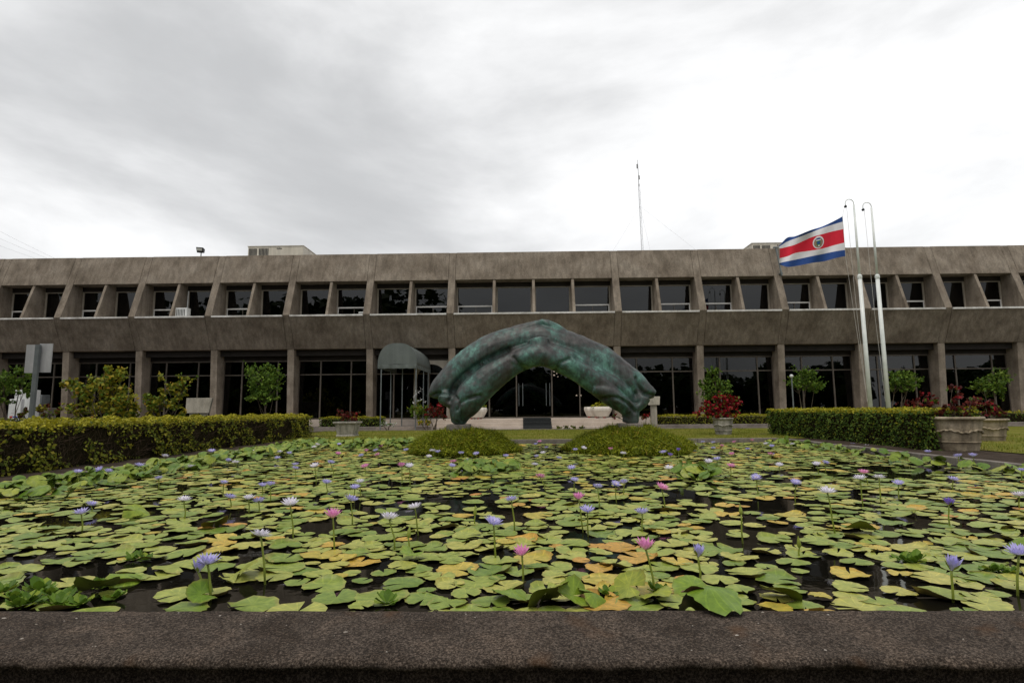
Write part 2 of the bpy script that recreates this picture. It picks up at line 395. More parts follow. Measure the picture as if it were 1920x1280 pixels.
def petalmat(name, inner, outer):
    m, nt, out = new_mat(name)
    t = nt.nodes.new('ShaderNodeTexCoord'); ln = nt.nodes.new('ShaderNodeVectorMath'); ln.operation = 'LENGTH'
    nt.links.new(t.outputs['Object'], ln.inputs[0])
    r = ramp_node(nt, [(0.2, inner), (0.85, outer)]); nt.links.new(ln.outputs['Value'], r.inputs[0])
    b = nt.nodes.new('ShaderNodeBsdfPrincipled'); b.inputs['Roughness'].default_value = 0.55
    nt.links.new(r.outputs[0], b.inputs['Base Color'])
    tl = nt.nodes.new('ShaderNodeBsdfTranslucent'); nt.links.new(r.outputs[0], tl.inputs[0])
    mx = nt.nodes.new('ShaderNodeMixShader'); mx.inputs[0].default_value = 0.3
    nt.links.new(b.outputs[0], mx.inputs[1]); nt.links.new(tl.outputs[0], mx.inputs[2]); nt.links.new(mx.outputs[0], out.inputs['Surface'])
petalmat('petal_lilac', (0.72, 0.70, 0.88), (0.52, 0.48, 0.86))
petalmat('petal_white', (0.85, 0.83, 0.86), (0.80, 0.77, 0.90))
petalmat('petal_pink', (0.86, 0.60, 0.76), (0.80, 0.30, 0.60))
petalmat('petal_violet', (0.42, 0.30, 0.72), (0.24, 0.15, 0.62))
pmat('stamen', [(0.3, (0.60, 0.42, 0.05)), (0.7, (0.75, 0.55, 0.08))], scale=10, rough=0.7, coord='Object')

# ------------------------------------------------------------------ object helpers
def thing(name, label, cat, loc=(0, 0, 0), group=None):
    o = bpy.data.objects.new(name, None)
    o.empty_display_size = 0.2
    COL.objects.link(o)
    o.location = loc
    tag(o, label, cat, group)
    return o
def tag(o, label=None, cat=None, group=None, kind=None):
    if label: o['label'] = label
    if cat: o['category'] = cat
    if group: o['group'] = group
    if kind: o['kind'] = kind
    return o

class MB:
    """collects faces, builds one mesh object"""
    def __init__(self):
        self.v, self.f, self.mi = [], [], []
    def add(self, verts, faces, mi=0):
        b = len(self.v)
        self.v += [tuple(p) for p in verts]
        self.f += [tuple(b + i for i in f) for f in faces]
        self.mi += [mi] * len(faces)
        return self
    def box(self, x0, x1, y0, y1, z0, z1, mi=0):
        v = [(x0, y0, z0), (x1, y0, z0), (x1, y1, z0), (x0, y1, z0), (x0, y0, z1), (x1, y0, z1), (x1, y1, z1), (x0, y1, z1)]
        return self.add(v, [(0, 3, 2, 1), (4, 5, 6, 7), (0, 1, 5, 4), (1, 2, 6, 5), (2, 3, 7, 6), (3, 0, 4, 7)], mi)
    def prism_x(self, poly, x0, x1, mi=0):
        """poly in (y, z), extruded along x"""
        n = len(poly)
        v = [(x0, y, z) for y, z in poly] + [(x1, y, z) for y, z in poly]
        return self.add(v, [tuple(range(n)), tuple(range(2 * n - 1, n - 1, -1))] + [(i, n + i, n + (i + 1) % n, (i + 1) % n) for i in range(n)], mi)
    def prism_y(self, poly, y0, y1, mi=0):
        n = len(poly)
        v = [(x, y0, z) for x, z in poly] + [(x, y1, z) for x, z in poly]
        return self.add(v, [tuple(range(n)), tuple(range(2 * n - 1, n - 1, -1))] + [(i, n + i, n + (i + 1) % n, (i + 1) % n) for i in range(n)], mi)
    def tube(self, pts, rad, n=8, mi=0, cap=True):
        pts = [Vector(p) for p in pts]
        if not hasattr(rad, '__len__'):
            rad = [rad] * len(pts)
        b = len(self.v)
        ref = None
        for i, p in enumerate(pts):
            t = (pts[min(i + 1, len(pts) - 1)] - pts[max(i - 1, 0)]).normalized()
            if ref is None:
                ref = t.orthogonal().normalized()
            u = (ref - t * ref.dot(t)).normalized()
            ref = u
            w = t.cross(u)
            for k in range(n):
                a = 2 * math.pi * k / n
                self.v.append(tuple(p + (u * math.cos(a) + w * math.sin(a)) * rad[i]))
        for i in range(len(pts) - 1):
            for k in range(n):
                self.f.append((b + i * n + k, b + i * n + (k + 1) % n, b + (i + 1) * n + (k + 1) % n, b + (i + 1) * n + k))
                self.mi.append(mi)
        if cap:
            self.f.append(tuple(b + k for k in reversed(range(n)))); self.mi.append(mi)
            e = b + (len(pts) - 1) * n
            self.f.append(tuple(e + k for k in range(n))); self.mi.append(mi)
        return self
    def lathe(self, prof, n=32, cx=0, cy=0, mi=0, wob=None):
        """prof: (r, z) from bottom to top"""
        b = len(self.v)
        for j, (r, z) in enumerate(prof):
            for k in range(n):
                a = 2 * math.pi * k / n
                zz = z + (wob(a, j) if wob else 0)
                self.v.append((cx + r * math.cos(a), cy + r * math.sin(a), zz))
        for j in range(len(prof) - 1):
            for k in range(n):
                self.f.append((b + j * n + k, b + j * n + (k + 1) % n, b + (j + 1) * n + (k + 1) % n, b + (j + 1) * n + k))
                self.mi.append(mi)
        return self
    def mesh(self, name, mats, off=(0, 0, 0), smooth=False):
        me = bpy.data.meshes.new(name)
        ox, oy, oz = off
        me.from_pydata([(x - ox, y - oy, z - oz) for x, y, z in self.v], [], self.f)
        for mm in (mats if isinstance(mats, (list, tuple)) else [mats]):
            me.materials.append(MATS[mm])
        me.polygons.foreach_set('material_index', self.mi)
        if smooth:
            me.polygons.foreach_set('use_smooth', [True] * len(self.f))
        me.update()
        return me
    def build(self, name, mats, parent=None, smooth=False, world=True):
        off = tuple(parent.matrix_basis.translation) if (parent and world) else (0, 0, 0)
        if parent and world and parent.parent:
            off = tuple(Vector(off) + parent.parent.matrix_basis.translation)
        o = bpy.data.objects.new(name, self.mesh(name, mats, off, smooth))
        COL.objects.link(o)
        o.parent = parent
        return o

def bevel(o, w=0.01, seg=2):
    md = o.modifiers.new('bevel', 'BEVEL'); md.width = w; md.segments = seg; md.limit_method = 'ANGLE'; md.angle_limit = math.radians(40)
    return o

def quads_mesh(name, V, mats, mi=None, smooth=False):
    """V: (N,4,3) array of quads -> mesh"""
    V = np.ascontiguousarray(V, dtype=np.float32)
    N = V.shape[0]
    me = bpy.data.meshes.new(name)
    me.vertices.add(N * 4); me.vertices.foreach_set('co', V.reshape(-1))
    me.loops.add(N * 4); me.loops.foreach_set('vertex_index', np.arange(N * 4, dtype=np.int32))
    me.polygons.add(N); me.polygons.foreach_set('loop_start', np.arange(0, N * 4, 4, dtype=np.int32))
    for mm in (mats if isinstance(mats, (list, tuple)) else [mats]):
        me.materials.append(MATS[mm])
    if mi is not None:
        me.polygons.foreach_set('material_index', np.asarray(mi, dtype=np.int32))
    me.update(calc_edges=True)
    return me
def quads_obj(name, V, mats, parent=None, mi=None):
    if parent is not None:
        off = np.array(parent.matrix_basis.translation)
        V = V - off
    o = bpy.data.objects.new(name, quads_mesh(name, V, mats, mi))
    COL.objects.link(o)
    o.parent = parent
    return o
def unit(a):
    return a / np.maximum(np.linalg.norm(a, axis=1, keepdims=True), 1e-6)
def leaf_quads(P, size, nrm=None, up=0.3, spread=0.8, width=0.34, droop=0.0):
    """diamond leaves at points P (N,3); nrm: preferred outward normal"""
    N = len(P)
    nd = rng.normal(size=(N, 3)) * spread
    if nrm is not None:
        nd = nd + nrm
    nd[:, 2] += up
    nd = unit(nd)
    t = rng.normal(size=(N, 3)); t[:, 2] -= droop
    t = unit(t - nd * np.sum(t * nd, axis=1, keepdims=True))
    w = np.cross(nd, t)
    s = (size * rng.uniform(0.65, 1.3, N))[:, None]
    a = P - t * s * 0.5
    c = P + t * s * 0.5
    bq = P + w * s * width + nd * s * 0.09
    d = P - w * s * width + nd * s * 0.09
    return np.stack([a, bq, c, d], axis=1)
def blade_quads(P, h, lean=0.35, width=0.012, outward=None):
    N = len(P)
    a = rng.uniform(0, 2 * math.pi, N)
    w = np.stack([np.cos(a), np.sin(a), np.zeros(N)], 1) * width
    tip = rng.normal(size=(N, 3)) * lean
    tip[:, 2] = 1.0
    if outward is not None:
        tip = tip + outward
    tip = unit(tip) * (h * rng.uniform(0.6, 1.25, N))[:, None]
    return np.stack([P - w, P + w, P + tip * 0.98 + w * 0.25, P + tip - w * 0.25], 1)
def ellipsoid_pts(n, c, r, shell=0.55):
    d = unit(rng.normal(size=(n, 3)))
    rad = rng.uniform(shell ** 3, 1, n)[:, None] ** (1 / 3)
    return np.array(c) + d * rad * np.array(r), d
def ordinal(n):
    w = ['first', 'second', 'third', 'fourth', 'fifth', 'sixth', 'seventh', 'eighth', 'ninth', 'tenth', 'eleventh', 'twelfth', 'thirteenth',
         'fourteenth', 'fifteenth', 'sixteenth', 'seventeenth', 'eighteenth', 'nineteenth', 'twentieth']
    return w[n] if n < len(w) else ('twenty-' + w[n - 20] if n < 29 else 'thirtieth')

# ================================================================== SETTING
WZ = -0.10                                  # water level
PX0, PX1, PY0, PY1 = -6.60, 7.36, 2.36, 16.85   # pond
def sheet_ring(name, outer, inner, z, mat):
    (a0, a1, b0, b1), (c0, c1, d0, d1) = outer, inner
    xs, ys = [a0, c0, c1, a1], [b0, d0, d1, b1]
    m = MB()
    for i in range(3):
        for j in range(3):
            if i == 1 and j == 1:
                continue
            m.add([(xs[i], ys[j], z), (xs[i + 1], ys[j], z), (xs[i + 1], ys[j + 1], z), (xs[i], ys[j + 1], z)], [(0, 1, 2, 3)])
    return tag(m.build(name, mat), kind='structure')
sheet_ring('ground', (-700, 700, -700, 700), (PX0, PX1, PY0, PY1), -0.006, 'ground')
tag(MB().add([(PX0 - 1, 1.5, WZ), (PX1 + 1, 1.5, WZ), (PX1 + 1, PY1 + 1, WZ), (PX0 - 1, PY1 + 1, WZ)], [(0, 1, 2, 3)]).build('pond_water', 'water'), kind='structure')
# bare soil beside the pond, lawn behind it
def uneven_sheet(name, x0, x1, y0, y1, z, mat, amp, step=0.25):
    nx, ny = max(2, int((x1 - x0) / step)), max(2, int((y1 - y0) / step))
    m = MB(); vs = []; fs = []
    for j in range(ny + 1):
        for i in range(nx + 1):
            x, y = x0 + (x1 - x0) * i / nx, y0 + (y1 - y0) * j / ny
            e = min(i, nx - i, j, ny - j)
            vs.append((x, y, z + (0 if e == 0 else amp * (mnoise.noise((x * 1.3, y * 1.3, 3.1)) + 0.6 * mnoise.noise((x * 4, y * 4, 9.1)) + 0.5))))
    for j in range(ny):
        for i in range(nx):
            a = j * (nx + 1) + i
            fs.append((a, a + 1, a + nx + 2, a + nx + 1))
    m.add(vs, fs)
    return tag(m.build(name, mat, smooth=True), kind='structure')
uneven_sheet('soil_bed', -8.9, PX0 - 0.14, 3.0, 21.0, 0.0, 'soil', 0.035)
uneven_sheet('soil_bed', PX1 + 0.14, 9.3, 3.0, 20.0, 0.0, 'soil', 0.035)
uneven_sheet('lawn', -8.85, 9.25, PY1 + 0.15, 25.55, 0.012, 'lawn_ground', 0.02, 0.5)
uneven_sheet('lawn', 9.32, 24.0, 4.0, 25.55, 0.012, 'lawn_ground', 0.02, 0.5)
uneven_sheet('soil_bed', -40, -8.92, 14.0, 25.5, 0.004, 'soil', 0.04, 0.6)
# pavement and kerbs in front of the building
tag(MB().box(-45, 45, 25.6, 26.62, -0.2, 0.02).build('pavement', 'pavement'), kind='structure')
m = MB()
for k in range(60):
    x = -36 + k * 1.2
    m.box(x, x + 1.185, 25.5, 25.6, -0.2, 0.05)
tag(m.build('kerb', 'kerb_stone'), kind='structure')
for x0, x1 in ((-45, -6.9), (6.0, 45)):
    tag(bevel(MB().box(x0, x1, 26.62, 26.84, -0.2, 0.17).build('kerb', 'kerb_stone'), 0.015), kind='structure')
    tag(MB().box(x0, x1, 26.84, 29.2, -0.2, 0.13).build('soil_bed', 'soil'), kind='structure')
tag(MB().box(-6.9, -4.3, 26.62, 29.2, -0.2, 0.16).build('path', 'pavement'), kind='structure')
tag(MB().box(-45, 45, 29.2, 44.0, -0.2, 0.46).build('terrace_floor', 'step_stone'), kind='structure')

# pond kerbs and the front wall
for nm, (a, b_, c, d) in {'l': (PX0 - 0.13, PX0, PY0, PY1 + 0.14), 'r': (PX1, PX1 + 0.13, PY0, PY1 + 0.14), 'b': (PX0, PX1, PY1, PY1 + 0.14)}.items():
    mm = MB()
    if nm == 'b':
        n = 12
        for k in range(n):
            w = (b_ - a) / n
            mm.box(a + k * w + 0.004, a + (k + 1) * w - 0.004, c, d, -0.5, 0.035 + random.uniform(-0.006, 0.006))
    else:
        n = 12
        for k in range(n):
            w = (d - c) / n
            mm.box(a, b_, c + k * w + 0.004, c + (k + 1) * w - 0.004, -0.5, 0.03 + random.uniform(-0.008, 0.008))
    tag(bevel(mm.build('pond_kerb', 'kerb_stone'), 0.012), kind='structure')
# front wall: rough concrete coping with a worn outer arris
mm = MB()
NX = 420
sec = [(PY0 + 0.004, -0.5), (PY0 + 0.002, 0.0), (PY0, 0.095), (PY0 - 0.012, 0.115), (PY0 - 0.03, 0.12), (2.2, 0.12), (2.1, 0.121), (2.02, 0.12), (1.96, 0.119),
       (1.93, 0.117), (1.91, 0.112), (1.9, 0.102), (1.905, 0.088), (1.95, 0.075), (2.0, 0.05), (2.01, -0.05), (2.012, -0.2), (2.014, -0.5)]
vs, fs = [], []
for i in range(NX + 1):
    x = -7.5 + 16.0 * i / NX
    for k, (y, z) in enumerate(sec):
        a = 0.004 if 2 <= k <= 8 else (0.012 if 9 <= k <= 14 else 0.004)
        s = mnoise.noise((x * 14, y * 14, z * 14)) + 0.7 * mnoise.noise((x * 41, y * 30, z * 30))
        s2 = mnoise.noise((x * 9 + 7, y * 14, z * 14)) + 0.7 * mnoise.noise((x * 37 + 3, y * 30, z * 30))
        vs.append((x, y + a * s, z + (a * 0.7 * s2 if k > 1 else 0)))
ns = len(sec)
for i in range(NX):
    for k in range(ns - 1):
        fs.append((i * ns + k, (i + 1) * ns + k, (i + 1) * ns + k + 1, i * ns + k + 1))
mm.add(vs, fs)
front_wall = tag(mm.build('pond_wall', 'wall_top', smooth=True), kind='structure')
# pale lichen and grit flakes on the coping
fl = MB()
for k in range(46):
    x, y = random.uniform(-2.2, 2.2), random.uniform(1.95, 2.32)
    r = random.choice([0.002, 0.0025, 0.003, 0.005, 0.007])
    n = 6
    ring = [(x + r * random.uniform(0.6, 1.6) * math.cos(2 * math.pi * i / n), y + r * random.uniform(0.5, 1.2) * math.sin(2 * math.pi * i / n), 0.121) for i in range(n)]
    fl.add(ring + [(x, y, 0.1235)], [(i, (i + 1) % n, n) for i in range(n)])
tag(fl.build('lichen_flakes', 'lichen', parent=front_wall), kind='stuff')

# ================================================================== BUILDING
B = thing('office_building', 'long two-storey brutalist concrete office building with slanted fins behind the pond', 'building', (0.56, 29.6, 0.0))
YS, YC, YW = 28.85, 29.6, 30.3
Z_ROOF, Z_FB, Z_SILL, Z_SB, Z_FL = 9.37, 7.75, 5.87, 4.16, 0.46
MAIN = [-32.2, -28.28, -24.34, -20.4, -16.37, -12.28, -8.09, -3.76, 4.89, 9.2, 13.37, 17.51, 21.56, 25.59, 29.6, 33.6]
RW = 0.18                                   # half width of the main ribs
def fin_y(z):                               # slanted front line of the fins
    return YS + (29.49 - YS) * (z - Z_SILL) / (Z_FB - Z_SILL)
for x in MAIN:
    # rib: stone band through fascia, fin and spandrel (front face a few mm behind the panels)
    e = 0.005
    bevel(MB().prism_x([(29.98 + e, Z_ROOF - 0.01), (29.49 + e, Z_FB), (YS + e, Z_SILL), (YC + e, Z_SB), (YW + 0.3, Z_SB), (YW + 0.3, Z_ROOF - 0.01)], x - RW, x + RW).build('rib', 'concrete', B), 0.012)
    xb = RW * 0.98
    bevel(MB().add([(x - xb, YC + 0.03, Z_SB), (x + xb, YC + 0.03, Z_SB), (x + xb, YW + 0.22, Z_SB), (x - xb, YW + 0.22, Z_SB),
                    (x - xb, YC + 0.27, 0.1), (x + xb, YC + 0.27, 0.1), (x + xb, YW + 0.3, 0.1), (x - xb, YW + 0.3, 0.1)],
                   [(0, 1, 2, 3), (4, 7, 6, 5), (0, 4, 5, 1), (1, 5, 6, 2), (2, 6, 7, 3), (3, 7, 4, 0)]).build('column', 'concrete_fin', B), 0.015)
# rail window: which of the two windows of a bay has the white rail
RAIL = {0: 0, 1: 0, 2: 0, 3: 0, 4: 0, 5: 1, 6: 1, 8: 1, 9: 0, 10: 0, 11: 1, 12: 1, 13: 0, 14: 1}
def upper_window(x0, x1, rail, shade):
    z0, z1 = Z_SILL, 7.50
    fr = MB()
    jm = 0.075
    for a, b_ in ((x0, x0 + jm), (x1 - jm, x1)):
        fr.box(a, b_, YW - 0.06, YW + 0.06, z0, z1)
    fr.box(x0 + jm, x1 - jm, YW - 0.05, YW + 0.05, z1 - 0.05, z1)
    fr.box(x0 + jm, x1 - jm, YW - 0.05, YW + 0.05, z0, z0 + 0.04)
    win = fr.build('window', 'tan_frame', B)
    if rail:
        r = MB()
        r.box(x0 + jm, x1 - jm, YW - 0.09, YW - 0.052, 6.42, 6.49)
        r.box(x0 + jm, x0 + jm + 0.045, YW - 0.085, YW - 0.051, z0 + 0.04, 6.42)
        r.box(x1 - jm - 0.045, x1 - jm, YW - 0.085, YW - 0.051, z0 + 0.04, 6.42)
        r.build('rail', 'white_frame', win)
        xm = x0 + (x1 - x0) * 0.52
        MB().box(xm - 0.014, xm + 0.014, YW - 0.045, YW - 0.02, z0 + 0.04, 6.42).build('bar', 'mullion_metal', win)
        MB().box(x0 + jm, x1 - jm, YW - 0.012, YW + 0.004, z0 + 0.04, 6.42).build('pane', 'tinted_glass', win)
        MB().box(x0 + jm, x1 - jm, YW - 0.012, YW + 0.004, 6.49, z1 - 0.05).build('pane', 'tinted_glass', win)
    else:
        MB().box(x0 + jm, x1 - jm, YW - 0.012, YW + 0.004, z0 + 0.04, z1 - 0.05).build('pane', 'tinted_glass', win)
    if shade:
        cw = (x1 - x0) * shade
        MB().box(x0 + jm, x0 + jm + cw, YW + 0.18, YW + 0.2, z0, z1).build('curtain', 'curtain', win)
def mid_fin(x):
    h = 0.07
    bevel(MB().prism_x([(fin_y(Z_FB) + 0.05, Z_FB), (YS + 0.05, Z_SILL), (YW + 0.02, Z_SILL), (YW + 0.02, Z_FB)], x - h, x + h).build('fin', 'concrete_fin', B), 0.01)
    return h
def lower_bay(x0, x1, fr, door=False):
    """ground-floor glazing between two columns; fr: mullion positions as fractions"""
    yw, zt, zm = YW + 0.14, 3.62, 2.86
    w = MB()
    w.box(x0, x1, yw - 0.05, yw + 0.05, zt - 0.05, zt + 0.02)
    w.box(x0, x1, yw - 0.05, yw + 0.05, Z_FL, Z_FL + 0.07)
    w.box(x0, x0 + 0.04, yw - 0.048, yw + 0.048, Z_FL + 0.06, zt - 0.04).box(x1 - 0.04, x1, yw - 0.048, yw + 0.048, Z_FL + 0.06, zt - 0.04)
    win = w.build('window', 'mullion_metal', B)
    xs = [x0] + [x0 + (x1 - x0) * f for f in fr] + [x1]
    for f in fr:
        xm = x0 + (x1 - x0) * f
        MB().box(xm - 0.035, xm + 0.035, yw - 0.062, yw + 0.062, Z_FL + 0.07, zt - 0.05).build('mullion', 'mullion_metal', win)
    for a, b_ in zip(xs[:-1], xs[1:]):
        a2, b2 = a + (0.035 if a != x0 else 0), b_ - (0.035 if b_ != x1 else 0)
        if not door:
            MB().box(a2, b2, yw - 0.045, yw + 0.045, zm - 0.03, zm + 0.03).build('transom', 'mullion_metal', win)
            MB().box(a2, b2, yw - 0.01, yw + 0.006, zm + 0.03, zt - 0.05).build('pane', 'tinted_glass', win)
            MB().box(a2, b2, yw - 0.01, yw + 0.006, Z_FL + 0.07, zm - 0.03).build('pane', 'tinted_glass', win)
        else:
            MB().box(a2, b2, yw - 0.01, yw + 0.006, Z_FL + 0.07, zt - 0.05).build('pane', 'tinted_glass', win)
    return win
g = 0.011
for k in range(len(MAIN) - 1):
    x0, x1 = MAIN[k] + RW, MAIN[k + 1] - RW
    bevel(MB().prism_x([(29.98, Z_ROOF), (29.49, Z_FB), (YW + 0.25, Z_FB), (YW + 0.25, Z_ROOF)], x0 + g, x1 - g).build('fascia_panel', 'concrete', B), 0.02)
    bevel(MB().prism_x([(YS, Z_SILL - 0.09), (YC, Z_SB), (YW + 0.25, Z_SB), (YW + 0.25, Z_SILL - 0.09)], x0 + g, x1 - g).build('spandrel_panel', 'concrete', B), 0.02)
    MB().box(x0 + g, x1 - g, YS - 0.035, YW - 0.02, Z_SILL - 0.088, Z_SILL - 0.004).build('sill', 'sill_paint', B)
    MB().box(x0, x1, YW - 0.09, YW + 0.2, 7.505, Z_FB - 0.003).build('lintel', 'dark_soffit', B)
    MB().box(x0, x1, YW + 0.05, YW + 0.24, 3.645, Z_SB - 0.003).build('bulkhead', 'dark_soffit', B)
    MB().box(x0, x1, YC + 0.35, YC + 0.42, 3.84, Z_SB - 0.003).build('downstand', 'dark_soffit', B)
    dbl = (x1 - x0) > 6
    nwin = 4 if dbl else 2
    xs = [x0 + (x1 - x0) * i / nwin for i in range(nwin + 1)]
    for xm in xs[1:-1]:
        mid_fin(xm)
    for i in range(nwin):
        a = xs[i] + (0.07 if i else 0)
        b_ = xs[i + 1] - (0.07 if i < nwin - 1 else 0)
        rail = (i in (0, 3)) if dbl else (RAIL.get(k, 0) == i)
        upper_window(a, b_, rail, random.choice([0, 0, 0.25, 0.35, 0.5]))
    if dbl:
        win = lower_bay(x0, x1, [0.21, 0.385, 0.612, 0.79], door=True)
        for fx in (0.40, 0.425, 0.575, 0.598):
            xm = x0 + (x1 - x0) * fx
            hd = MB().tube([(xm, YW + 0.06, 1.1), (xm, YW + 0.06, 2.3)], 0.016, 8)
            hd.box(xm - 0.01, xm + 0.01, YW + 0.06, YW + 0.13, 1.18, 1.2).box(xm - 0.01, xm + 0.01, YW + 0.06, YW + 0.13, 2.2, 2.22)
            hd.build('door_handle', 'grey_metal', win)
    else:
        lower_bay(x0, x1, random.choice([[0.27, 0.79], [0.31, 0.74], [0.24, 0.72]]))
# arched plaster surround beside the canopy door
ax, az = -4.9, 2.55
poly = [(ax - 0.95, 3.55), (ax - 0.95, 0.5), (ax - 0.8, 0.5)]
poly += [(ax - 0.8 * math.cos(t), az + 0.8 * math.sin(t)) for t in [math.pi * i / 16 for i in range(17)]]
poly += [(ax + 0.8, 0.5), (ax + 0.95, 0.5), (ax + 0.95, 3.55)]
MB().prism_y(poly, YW - 0.06, YW + 0.06).build('arch_surround', 'arch_plaster', B)
# body: slabs, rear and end walls, roof
xa, xb = MAIN[0] - 0.5, MAIN[-1] + 0.5
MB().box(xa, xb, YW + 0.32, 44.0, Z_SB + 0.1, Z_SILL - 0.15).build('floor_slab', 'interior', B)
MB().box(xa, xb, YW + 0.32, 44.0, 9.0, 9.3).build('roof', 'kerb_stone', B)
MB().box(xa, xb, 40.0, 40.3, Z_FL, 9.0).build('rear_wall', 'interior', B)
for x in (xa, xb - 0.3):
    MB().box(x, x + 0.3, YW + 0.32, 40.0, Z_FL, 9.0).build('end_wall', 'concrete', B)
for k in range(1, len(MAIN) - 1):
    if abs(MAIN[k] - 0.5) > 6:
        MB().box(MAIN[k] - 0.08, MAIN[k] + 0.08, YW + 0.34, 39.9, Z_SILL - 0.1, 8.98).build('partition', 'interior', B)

# entrance steps and door mat
tag(bevel(MB().box(-4.3, 5.25, 26.62, 29.2, -0.2, 0.145).build('steps', 'step_stone'), 0.015), kind='structure')
tag(bevel(MB().box(-4.3, 5.25, 26.98, 29.2, 0.145, 0.31).build('steps', 'step_stone'), 0.015), kind='structure')
tag(bevel(MB().box(-4.3, 5.25, 27.34, 29.2, 0.31, 0.47).build('steps', 'step_stone'), 0.015), kind='structure')
mm = MB()
pr = [(26.55, 0.024), (26.6, 0.155), (26.96, 0.158), (26.965, 0.32), (27.32, 0.323), (27.325, 0.482), (29.9, 0.484)]
for (y0, z0), (y1, z1) in zip(pr[:-1], pr[1:]):
    mm.add([(-0.05, y0, z0), (1.28, y0, z0), (1.28, y1, z1), (-0.05, y1, z1)], [(0, 1, 2, 3)])
o = mm.build('entrance_mat', 'mat_black')
md = o.modifiers.new('thick', 'SOLIDIFY'); md.thickness = 0.008; md.offset = 1
tag(o, 'black rubber mat running down the middle of the entrance steps', 'mat')

# ------------------------------------------------------------------ things on the roof
def roof_unit(x0, x1, y0, y1, z0, z1, label):
    t = thing('rooftop_unit', label, 'air conditioner', ((x0 + x1) / 2, (y0 + y1) / 2, z0), 'rooftop air conditioners')
    bevel(MB().box(x0, x1, y0, y1, z0, z1).build('casing', 'unit_cream', t), 0.02)
    for a, b_ in ((0.02, 0.17), (0.20, 0.38)):
        mm = MB()
        xa_, xb_ = x0 + (x1 - x0) * a, x0 + (x1 - x0) * b_
        n = 7
        for i in range(n):
            xx = xa_ + (xb_ - xa_) * i / n
            mm.box(xx, xx + (xb_ - xa_) / n * 0.62, y0 - 0.012, y0 + 0.05, z0 + (z1 - z0) * 0.1, z1 - 0.13)
        mm.build('vent', 'black_metal', t)
    MB().box(x0 - 0.03, x1 + 0.03, y0 - 0.03, y1 + 0.03, z1, z1 + 0.03).build('lid', 'unit_cream', t)
    mm = MB()
    xm = x0 + (x1 - x0) * 0.52
    for i in range(6):
        mm.box(xm + i * 0.055, xm + i * 0.055 + 0.038, y0 - 0.006, y0 + 0.02, z1 - 0.19, z1 - 0.19 + (0.09 if i in (0, 3) else 0.065))
    mm.build('nameplate', 'black_metal', t)
p0, p1 = at_y(465, 469, 33.5), at_y(569, 461, 33.5)
roof_unit(p0.x, p1.x, 33.5, 36.2, 9.3, p1.z, 'cream rooftop air conditioner nearer the floodlight')
p0, p1 = at_y(1410, 456, 33.5), at_y(1500, 455, 33.5)
roof_unit(p0.x, p1.x, 33.5, 36.2, 9.3, p1.z, 'cream rooftop air conditioner partly hidden behind the flag')
p = at_y(377, 470, 30.6)
t = thing('floodlight', 'small black floodlight standing on the roof edge', 'floodlight', (p.x, 30.6, 9.3))
MB().tube([(p.x, 30.62, 9.3), (p.x, 30.62, p.z - 0.1)], 0.025, 8).build('stand', 'black_metal', t)
MB().add([(p.x - 0.21, 30.45, p.z + 0.17), (p.x + 0.20, 30.43, p.z + 0.13), (p.x + 0.17, 30.5, p.z - 0.17), (p.x - 0.17, 30.5, p.z - 0.13),
          (p.x - 0.15, 30.72, p.z + 0.12), (p.x + 0.15, 30.72, p.z + 0.1), (p.x + 0.13, 30.72, p.z - 0.1), (p.x - 0.13, 30.72, p.z - 0.09)],
         [(0, 1, 2, 3), (4, 7, 6, 5), (0, 4, 5, 1), (1, 5, 6, 2), (2, 6, 7, 3), (3, 7, 4, 0)]).build('housing', 'black_metal', t)
MB().add([(p.x - 0.16, 30.435, p.z + 0.12), (p.x + 0.15, 30.42, p.z + 0.09), (p.x + 0.14, 30.455, p.z - 0.05), (p.x - 0.14, 30.455, p.z - 0.03)], [(0, 3, 2, 1)]).build('lens', 'lamp_glass', t)
# lattice mast with guy wires
q0, q1 = at_y(1205, 465, 38.0), at_y(1195.5, 300, 38.0)
t = thing('radio_mast', 'thin guyed radio mast rising from the roof', 'mast', (q0.x, 38.0, 9.3))
mm = MB(); base = Vector((q0.x, 38.0, 9.3)); top = Vector((q1.x, 38.0, q1.z))
hh = top.z - base.z
lat = lambda f: base.lerp(top, f)
for dx, dy in ((-0.07, -0.05), (0.07, -0.05), (0, 0.08)):
    mm.tube([lat(0) + Vector((dx, dy, 0)), lat(0.8) + Vector((dx * 0.7, dy * 0.7, 0))], 0.009, 6)
n = 22
for i in range(n):
    a, b_ = lat(0.8 * i / n), lat(0.8 * (i + 1) / n)
    s = 1 if i % 2 else -1
    mm.tube([a + Vector((-0.07 * s, -0.05, 0)), b_ + Vector((0.07 * s, -0.05, 0))], 0.005, 4)
mm.build('lattice', 'mast_steel_hazed', t)
MB().tube([lat(0.78), lat(1.0)], [0.025, 0.014], 6).tube([lat(0.93) + Vector((-0.05, 0, 0)), lat(0.965) + Vector((-0.05, 0, 0))], 0.05, 6).tube([lat(0.84) + Vector((0.04, 0, 0)), lat(0.87) + Vector((0.04, 0, 0))], 0.05, 6).build('antenna', 'mast_steel_hazed', t)
for dx, dy in ((-3.4, -4.0), (3.6, -4.2), (2.2, 4.5)):
    MB().tube([lat(0.62), Vector((q0.x + dx, 38 + dy, 9.3))], 0.0035, 5).build('guy_wire', 'wire', t)
# overhead wires on the far side
for i, (ya, yb) in enumerate(((428, 492), (446, 494), (464, 497))):
    a, b_ = at_y(-60, ya - 26, 52.0), at_y(150, yb + 14, 58.0)
    pts = []
    for k in range(9):
        f = k / 8
        q = a.lerp(b_, f); q.z -= 0.35 * 4 * f * (1 - f) * 0.4
        pts.append(q)
    tag(MB().tube(pts, 0.0065, 5).build('overhead_wire', 'wire'), ['topmost', 'middle', 'lowest'][i] + ' of the three thin overhead wires sloping behind the roof', 'wire', 'overhead wires')
